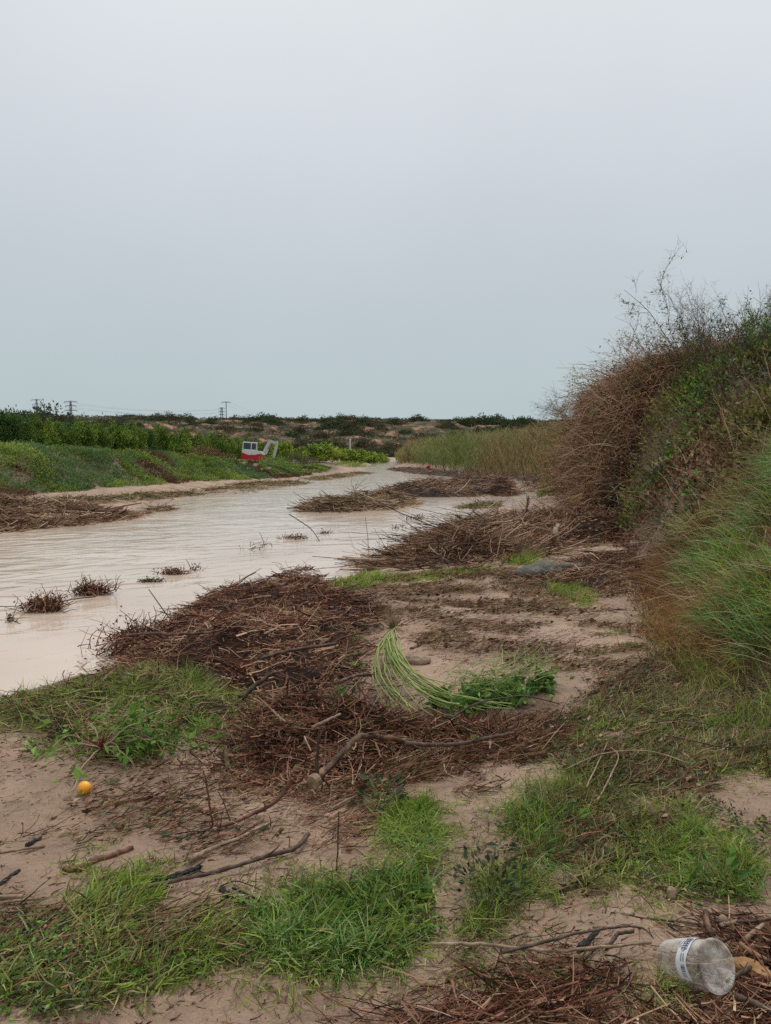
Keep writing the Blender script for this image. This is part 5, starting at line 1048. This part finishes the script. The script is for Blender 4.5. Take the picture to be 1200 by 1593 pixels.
snag('tiny weed scrap nearest the tip of the big reed heap', 618, 822, 14, .35, .15, .5)
snag('bare spiky twigs at the water edge left of the big heap, the front ones', 180, 1020, 60, .4, .32, .3)
snag('leafy dark twigs rising from the left end of the big heap', 212, 1000, 120, .4, .34, .6)
stick('long twig arching out of the flat clump in mid river', [(450,800,19.5),(478,818,18.6),(490,830,18),(497,842)], .012, .010, 'stickdark', jit=.005, side_twigs=4)
stick('long twig trailing from the spiky clump across the water', [(95,940),(118,935),(150,932)], .009, .006, 'stickdark', lift=.03, side_twigs=3)
stick('thin twig lying in the water at the left edge', [(-20,945),(10,946),(34,945)], .006, .004, 'stickdark', lift=.02)
snag('bare grey snag standing in the shallows by the reed heap', 830, 765, 60, 1.3, 1.0, .2)

# ------------------------------------------------------------------ uprooted green plant
M['stem'] = plant_mat('thick green stem', [(.10,.13,.03),(.18,.24,.05),(.27,.34,.09),(.36,.36,.16)], .4, .1, .5, patch_scale=3)
M['paleroot'] = plant_mat('pale root', [(.24,.17,.10),(.36,.27,.17),(.46,.37,.25)], .6, .1, .3)
M['plantleaf'] = plant_mat('large fresh leaf', [(.04,.10,.02),(.08,.17,.03),(.14,.26,.05),(.22,.36,.10)], .4, .25, .5, patch_scale=4)
def big_plant():
    root = GTH(611, 978, .22); o = empty('uprooted_plant', GT(620, 1060), 'uprooted green plant with long thick stems and leafy tops, lying on a dark heap', 'plant')
    O = np.array(o.location)
    def bez(P, n=14):
        P = np.asarray(P); t = np.linspace(0, 1, n)[:, None]; return (1-t)**3*P[0]+3*t*(1-t)**2*P[1]+3*t*t*(1-t)*P[2]+t**3*P[3]
    Y0 = 6.0; paths = []
    def on(px, py, up=.05): q = GT(px, py); h = 0.16; return AT(px, py, q[1]*.93-.0)+np.array([0, 0, up*.3])
    for k in range(30):
        j = rng.normal(0, 1, 8)
        if k < 9:   # a few droop to the left and down
            P = [root+j[2]*.01, GTH(572+j[3]*7+k*2, 1005+j[4]*6, .20), GTH(548+k*6+j[5]*8, 1050+j[6]*8, .14), GTH(606+k*9+j[0]*8, 1108+j[1]*6, .10)]
        else:       # the rest sprawl right into the leaves
            P = [root+j[2]*.01, GTH(600+j[3]*10, 1015+j[4]*7, .20), GTH(628+j[5]*20, 1078+j[6]*9, .15), GTH(700+rng.uniform(0, 110), 1092+j[1]*8, .08)]
        B_ = bez(P); B_[1:] += np.cumsum(rng.normal(0, .009, (13, 3)), 0); a = Acc(); tubes(a, (B_-O)[None], [rng.uniform(.003, .0078)], 7, 0, .6); obj('stem', a, M['stem'], parent=o, smooth=True)
    a = Acc(); q = np.tile(root, (60, 1)); tubes(a, walk(q, np.c_[rng.normal(0, .35, (60, 2)), rng.normal(.7, .6, 60)], rng.uniform(.06, .22, 60), 5, .2)-O, rng.uniform(.003, .008, 60), 5, 0, .3)
    obj('root', a, M['paleroot'], parent=o)
    a = Acc(); P = poly([(670,1100),(720,1084),(780,1076),(835,1060),(855,1072),(840,1094),(780,1112),(715,1118)]); c = inpoly(P, 1500, lambda x, y: ss(.38, .55, fbm(x, y, .16, 3, 8))) + rng.normal(0, .045, (1500, 2))*rng.random((1500, 1))
    z = terrain(c[:, 0], c[:, 1]) + .03 + rng.random(len(c))**2*.08*(.4+1.2*fbm(c[:, 0], c[:, 1], .2, 2, 3)); lf = np.c_[c, z]-O
    leaves(a, lf, np.c_[rng.normal(.3, .8, (len(c), 2)), rng.normal(0, .5, len(c))], rng.uniform(.03, .085, len(c)), rng.uniform(.02, .045, len(c)), 0)
    obj('foliage', a, M['plantleaf'], parent=o)
    a = Acc(); c = inpoly(P, 240); z = terrain(c[:, 0], c[:, 1]) + .10 + rng.random(len(c))*.15
    tubes(a, walk(np.c_[c, z], np.c_[rng.normal(.9, .5, (len(c), 2)), rng.normal(.1, .3, len(c))], rng.uniform(.1, .3, len(c)), 5, .2, .05)-O, rng.uniform(.0015, .003, len(c)), 4, 0, .5)
    obj('leaf_stalks', a, M['stem'], parent=o)
big_plant()
M['redcrown'] = plant_mat('dark red root crown', [(.10,.02,.03),(.18,.03,.045),(.26,.06,.06)], .5, .1, .3)
def root_plant():
    c = GT(158, 1182)+np.array([0, 0, .06]); o = empty('uprooted_weed', c, 'uprooted weed with a dark red crown and pale curling stems on the sand', 'plant')
    n = 34; a = Acc(); D = np.c_[rng.normal(.35, .7, n), rng.normal(.35, .6, n), rng.normal(.45, .3, n)]
    P = walk(np.zeros((n, 3)), D, rng.uniform(.15, .55, n), 9, .16, .14); P[:, :, 2] = np.maximum(P[:, :, 2], -.05); tubes(a, P, rng.uniform(.003, .006, n), 6, 0, .5); obj('stem', a, M['paleroot'], parent=o, smooth=True)
    a = Acc(); D = np.c_[rng.normal(0, .7, (40, 2)), rng.normal(.3, .5, 40)]; tubes(a, walk(np.zeros((40, 3)), D, rng.uniform(.04, .12, 40), 4, .15), rng.uniform(.003, .006, 40), 5, 0, .4); obj('root_crown', a, M['redcrown'], parent=o)
    a = Acc(); k = rng.integers(0, n, 420); p = P[k, rng.integers(5, 10, 420)] + rng.normal(0, .035, (420, 3)); leaves(a, p, rng.normal(0, 1, (420, 3)), rng.uniform(.03, .07, 420), rng.uniform(.015, .035, 420)); obj('foliage', a, M['leafgreen'], parent=o)
root_plant()
def leafy(label, px, py, n, R_, leafm, ln=(.03,.07), up=.1, name='seedling'):
    c = GT(px, py); a = Acc(); D = unit(np.c_[rng.normal(0, 1, (n, 2)), rng.uniform(.1, 1.2, n)]); tubes(a, walk(np.zeros((n, 3)), D, rng.uniform(.4, 1, n)*R_, 4, .15, .08), np.full(n, .0016), 4, 0, .6)
    o = obj(name, a, M['stem'], label=label, cat='plant'); o.location = c
    a = Acc(); leaves(a, D*rng.uniform(.5, 1.05, (n, 1))*R_, D+rng.normal(0, .3, D.shape), rng.uniform(*ln, n), rng.uniform(*ln, n)*.5, 0); obj('foliage', a, M[leafm], parent=o)
leafy('small broad leaved seedling in the right grass', 885, 1278, 9, .06, 'leafgreen', (.05,.08))
leafy('dark leaved sapling sprig growing at the right of the green patch', 1118, 1375, 26, .12, 'plantleaf', (.04,.07))
leafy('pale green leafy weed on the sand below the torn weeds', 70, 1172, 30, .10, 'leafgreen', (.03,.05))
leafy('spiky dark green plant under the root heap', 590, 1252, 60, .13, 'leafdark', (.03,.07))
leafy('wilted dark leafy plant hanging into the hollow at right of centre', 760, 1385, 150, .15, 'leafdark', (.02,.042))
leafy('lettuce like weed at the edge of the torn weeds', 320, 1140, 30, .08, 'leafgreen', (.04,.07))
leafy('bright green sprout on the bank slope above the long grass', 1095, 772, 30, .28, 'leafgreen', (.08,.16))
def stalk_tip(): pass

# ------------------------------------------------------------------ stones and rocks
M['rockgrey'] = rough_mat('grey green rock', [(.07,.07,.055),(.12,.115,.095),(.20,.185,.15)], 5, .8, .8, .03)
M['stonetan'] = rough_mat('tan pebble', [(.20,.135,.085),(.30,.21,.135),(.40,.30,.21)], 30, .6, .5, .002)
M['ochre'] = rough_mat('ochre stone', [(.16,.08,.03),(.30,.16,.06),(.42,.26,.13)], 20, .7, .7, .006)
M['earth'] = rough_mat('pale clay lump', [(.20,.14,.10),(.32,.23,.16),(.42,.32,.24)], 6, .9, .9, .03)
def rock(label, px, py, r, sq, mat, seed, rot=0, bump=.3, name='rock', sink=.4, nu=24, nv=16):
    c = GT(px, py); a = Acc(); sphere(a, (0, 0, 0), r, nu, nv, sq, bump, seed, rot=rot); o = obj(name, a, M[mat], label=label, cat='rock' if name == 'rock' else 'stone', smooth=True); o.location = c+np.array([0, 0, r*sq[2]*sink])
rock('flat grey green rock half buried below the bank', 845, 893, .34, (1.0, .7, .42), 'rockgrey', 3, .4, .5, sink=.1)
rock('second grey rock slab just right of the flat one', 905, 888, .35, (1.1, .6, .22), 'rockgrey', 4, .1)
rock('pale clay boulder at the edge of the leaf heap', 1040, 748, .42, (1, .8, .7), 'earth', 5, .2, .5)
rock('cream clay ledge at the foot of the bank', 940, 858, .38, (1.2, .9, .14), 'earth', 6, .1, .6, sink=.1)
rock('orange brown lump on top of the leaf heap', 912, 806, .38, (1.1, .6, .6), 'ochre', 7, .1, sink=1.6)
rock('pale clod beside the grey cobble', 648, 1030, .09, (1.3, .8, .5), 'earth', 9, 0, .25)
rock('pebble tan and upright on the litter above the bottle', 1124, 1443, .021, (.75, .7, 1.15), 'stonetan', 10, 0, .12, 'stone', .9)
rock('small pale pebble on the sand left of the upright one', 1063, 1446, .014, (1.1, .8, .8), 'stonetan', 11, 0, .12, 'stone', .5)
rock('rounded pale stone at the edge of the green patch', 1045, 1398, .024, (.8, .7, 1.2), 'stonetan', 12, 0, .2, 'stone', .6)
rock('ochre stone wedged right of the bottle', 1166, 1520, .055, (1.3, .8, .6), 'ochre', 13, -.5, .25, 'stone', .6)
rock('small ochre stone under the rim of the bottle', 1134, 1540, .024, (1.2, .8, .8), 'ochre', 14, .3, .25, 'stone', .8)
rock('sandy pebble on the sand in the hollow', 758, 1262, .02, (1, .8, .7), 'earth', 15, .3, .2, 'stone', .5)
rock('half sunk brown stone left of the green patch', 975, 1420, .022, (1.3, .9, .5), 'earth', 16, .3, .2, 'stone', .3)
def deadleaf(label, px, py, r, sd):
    c = GT(px, py); g = np.random.default_rng(sd); X, Y = np.meshgrid(np.linspace(-1, 1, 9), np.linspace(-1, 1, 9)); k = np.hypot(X, Y*1.4); Z = .5*np.sin(X*3+sd)*.3+.35*X*X+.2*Y*Y+g.normal(0, .04, X.shape)
    a = grid_acc(X*r*(1-.2*np.abs(Y)), Y*r*.6, Z*r, keep=k < 1.05); o = obj('dead_leaf', a, M['leafrust'], label=label, cat='leaf', smooth=True); o.location = c+np.array([0, 0, .02]); o.rotation_euler = (0, 0, sd)
M['leafrust'] = rough_mat('rusty dead leaf', [(.12,.05,.025),(.24,.11,.06),(.34,.20,.12)], 20, .6, .6, .003)
deadleaf('crumpled rusty dead leaf in the grass at right, the upper one', 948, 1283, .045, 1); deadleaf('crumpled rusty dead leaf in the grass at right, the lower one', 882, 1305, .04, 2)
deadleaf('curled brown leaf on top of the big heap', 375, 932, .07, 3); deadleaf('pale leaf lying on the bottom pile', 905, 1530, .04, 5)

# ------------------------------------------------------------------ fruit
def fruit(name, label, px, py, r, cols, sd, navel=False):
    m = rough_mat(name+' peel', cols, 6, .4, .35, .0015, scale2=160, spec=.5); c = GT(px, py); a = Acc()
    th = np.linspace(0, math.pi, 25); ph = np.linspace(0, 2*math.pi, 37)[:-1]; T, Pp = np.meshgrid(th, ph, indexing='ij')
    rr = r*(1+.0*T); rr = rr*(1-.05*np.exp(-(T/.18)**2)) * (1+ (.20*np.exp(-((math.pi-T)/.22)**2) - .05*np.exp(-((math.pi-T-.36)/.10)**2) if navel else 0))
    X = np.concatenate([rr*np.sin(T)*np.cos(Pp)], 1); X = np.c_[X, X[:, :1]]; Yy = rr*np.sin(T)*np.sin(Pp); Yy = np.c_[Yy, Yy[:, :1]]; Z = rr*np.cos(T)*.97; Z = np.c_[Z, Z[:, :1]]
    grid_acc(X, Yy, Z, acc=a); o = obj(name, a, m, label=label, cat='fruit', smooth=True); o.location = c+np.array([0, 0, r*.85]); o.rotation_euler = (-1.05 if navel else 1.0, .15, .1 if navel else 1); return o
fo = fruit('orange', 'single ripe orange lying on the sand at left', 132, 1234, .031, [(.78,.26,.015),(.85,.33,.02),(.9,.40,.03)], 1, True)
fruit('green_citrus', 'yellow green citrus fruit in the dark litter right of the cut branch', 739, 1160, .034, [(.14,.15,.02),(.22,.23,.03),(.30,.30,.04)], 2)

# ------------------------------------------------------------------ bottle
def bottle():
    m, N, L, B = new_mat('cloudy clear plastic'); tr = N.new('ShaderNodeBsdfTransparent'); tr.inputs[0].default_value = (.93, .93, .92, 1)
    B.inputs['Base Color'].default_value = (.82, .78, .71, 1); B.inputs['Roughness'].default_value = .13; B.inputs['Specular IOR Level'].default_value = .8
    lw = N.new('ShaderNodeLayerWeight'); lw.inputs[0].default_value = .35; mrn = N.new('ShaderNodeMapRange'); mrn.inputs[3].default_value = .18; mrn.inputs[4].default_value = .62; L.new(lw.outputs['Facing'], mrn.inputs[0])
    co = N.new('ShaderNodeTexCoord'); n = N.new('ShaderNodeTexNoise'); n.inputs['Scale'].default_value = 22; n.inputs['Detail'].default_value = 5; L.new(co.outputs['Object'], n.inputs['Vector'])
    md = N.new('ShaderNodeMapRange'); md.inputs[1].default_value = .4; md.inputs[2].default_value = .75; md.inputs[3].default_value = -.12; md.inputs[4].default_value = .35; L.new(n.outputs[0], md.inputs[0])
    ad = N.new('ShaderNodeMath'); ad.operation = 'ADD'; ad.use_clamp = True; L.new(mrn.outputs[0], ad.inputs[0]); L.new(md.outputs[0], ad.inputs[1])
    mxs = N.new('ShaderNodeMixShader'); L.new(ad.outputs[0], mxs.inputs[0]); L.new(tr.outputs[0], mxs.inputs[1]); L.new(B.outputs[0], mxs.inputs[2]); L.new(mxs.outputs[0], N['Material Output'].inputs[0])
    n2 = N.new('ShaderNodeTexNoise'); n2.inputs['Scale'].default_value = 30; n2.inputs['Detail'].default_value = 3; n2.inputs['Distortion'].default_value = 1.5; L.new(co.outputs['Object'], n2.inputs['Vector'])
    bp = N.new('ShaderNodeBump'); bp.inputs['Strength'].default_value = .8; bp.inputs['Distance'].default_value = .006; L.new(n2.outputs[0], bp.inputs['Height']); L.new(bp.outputs[0], B.inputs['Normal'])
    # axis along +x from base (x=0) to neck; profile radius
    Rb = .071
    prof = [(.006,.0),(.0,.03),(.004,.055),(.0,.068),(.004,.076),(.014,Rb),(.05,Rb),(.055,Rb-.0015),(.115,Rb-.0015),(.12,Rb),(.15,Rb-.001),(.185,.066),(.215,.048),(.235,.032),(.245,.022),(.262,.020),(.264,.024),(.268,.024),(.270,.020),(.285,.020)]
    nu = 48; ph = np.linspace(0, 2*math.pi, nu+1)
    def rev(prof, dent=True, off=0):
        Pr = np.array(prof); Xp = np.repeat(Pr[:, :1], nu+1, 1); Rr = np.repeat(Pr[:, 1:2], nu+1, 1)
        if dent: Rr = Rr*(1 + .02*(fbm(Xp*20+3, np.cos(ph)[None]*2+np.sin(ph)[None]*3+5, 1.2, 2, 6)-.5)*ss(0, .03, Xp)) - .012*np.exp(-((ph[None]-1.3)/.5)**2)*np.exp(-((Xp-.17)/.05)**2)*(Rr > .03)
        Rr = Rr+off; return Xp, Rr*np.cos(ph)[None], Rr*np.sin(ph)[None]
    a = Acc(); X, Y, Z = rev([(x, r) for x, r in np.c_[np.interp(np.linspace(0, 1, 70), np.linspace(0, 1, len(prof)), [q[0] for q in prof]), np.interp(np.linspace(0, 1, 70), np.linspace(0, 1, len(prof)), [q[1] for q in prof])]])
    grid_acc(X, Y, Z, acc=a)
    # base centre on the sight line measured in the photograph
    bc = AT(1116, 1503, 2.25)
    o = obj('plastic_bottle', a, m, label='large clear plastic water bottle lying on its side with its base towards us', cat='bottle', smooth=True)
    ax = unit(np.array([-.42, .78, -.47])); tocam = unit(np.array([0, 0, EYE])-bc); zc = unit(tocam-ax*tocam.dot(ax)); yc = np.cross(zc, ax)
    from mathutils import Matrix
    o.matrix_world = Matrix([[ax[0], yc[0], zc[0], bc[0]], [ax[1], yc[1], zc[1], bc[1]], [ax[2], yc[2], zc[2], bc[2]], [0, 0, 0, 1]])
    # paper label round the middle, part way
    lm, N, L, B = new_mat('white paper label'); n = N.new('ShaderNodeTexNoise'); n.inputs['Scale'].default_value = 40; n.inputs['Detail'].default_value = 4
    r = ramp_node(N, [(.3,(.42,.42,.42)),(.6,(.74,.75,.76))]); L.new(n.outputs[0], r.inputs[0]); L.new(r.outputs[0], B.inputs['Base Color']); B.inputs['Roughness'].default_value = .45
    phl = np.linspace(LABEL0, LABEL0+LABELW, 40); xs = np.linspace(.048, .092, 6)
    def on(x, p_, off): r_ = Rb+off+.0; return np.stack([x, r_*np.cos(p_), r_*np.sin(p_)], -1)
    XX, PP = np.meshgrid(xs, phl, indexing='ij'); XX = XX + .003*np.sin(PP*5); V = on(XX, PP, .0022); a = Acc(); grid_acc(V[..., 0], V[..., 1], V[..., 2], acc=a); lab = obj('label', a, lm, parent=o, smooth=True)
    ink = plain('faded ink', (.10,.11,.16), .6); a = Acc()
    def patch(x0, x1, p0, p1):
        Xq, Pq = np.meshgrid(np.linspace(x0, x1, 2), np.linspace(p0, p1, 4), indexing='ij'); V = on(Xq, Pq, .0034); grid_acc(V[..., 0], V[..., 1], V[..., 2], acc=a)
    w = .02; t = LABEL0 + .18
    for k in range(13): patch(.058, .074, t, t+w*rng.choice([.5, .5, 1.2])); t += w*rng.uniform(1.4, 2.4)
    for row in range(2):
        t = LABEL0+.75
        while t < LABEL0+1.05: patch(.060+row*.009, .064+row*.009, t, t+.03); t += .045
    def stroke(cx, cp, rx, rp, a0, a1, th=.0016, n_=12):
        tt = np.linspace(a0, a1, n_); P = on(cx+rx*np.cos(tt), cp+rp*np.sin(tt), .0036)[None]; tubes(a, P, [th*.6], 4, 0, 1)
    t = LABEL0+1.22                          # looping hand-drawn style lettering, unreadable in the photograph
    for k in range(6): stroke(.068+.002*(k % 2), t, .008, .055, 0, 5.2+.6*(k % 2)); stroke(.066, t+.05, .011, .01, 1.2, 4.2); t += .115
    t = LABEL0+1.3
    while t < LABEL0+LABELW-.2: patch(.083, .0865, t, t+.035); t += .055
    t = LABEL0+1.2
    while t < LABEL0+LABELW-.15: patch(.053, .0555, t, t+.02); t += .036
    obj('label_print', a, ink, parent=lab)
LABEL0 = .9; LABELW = 2.4
bottle()
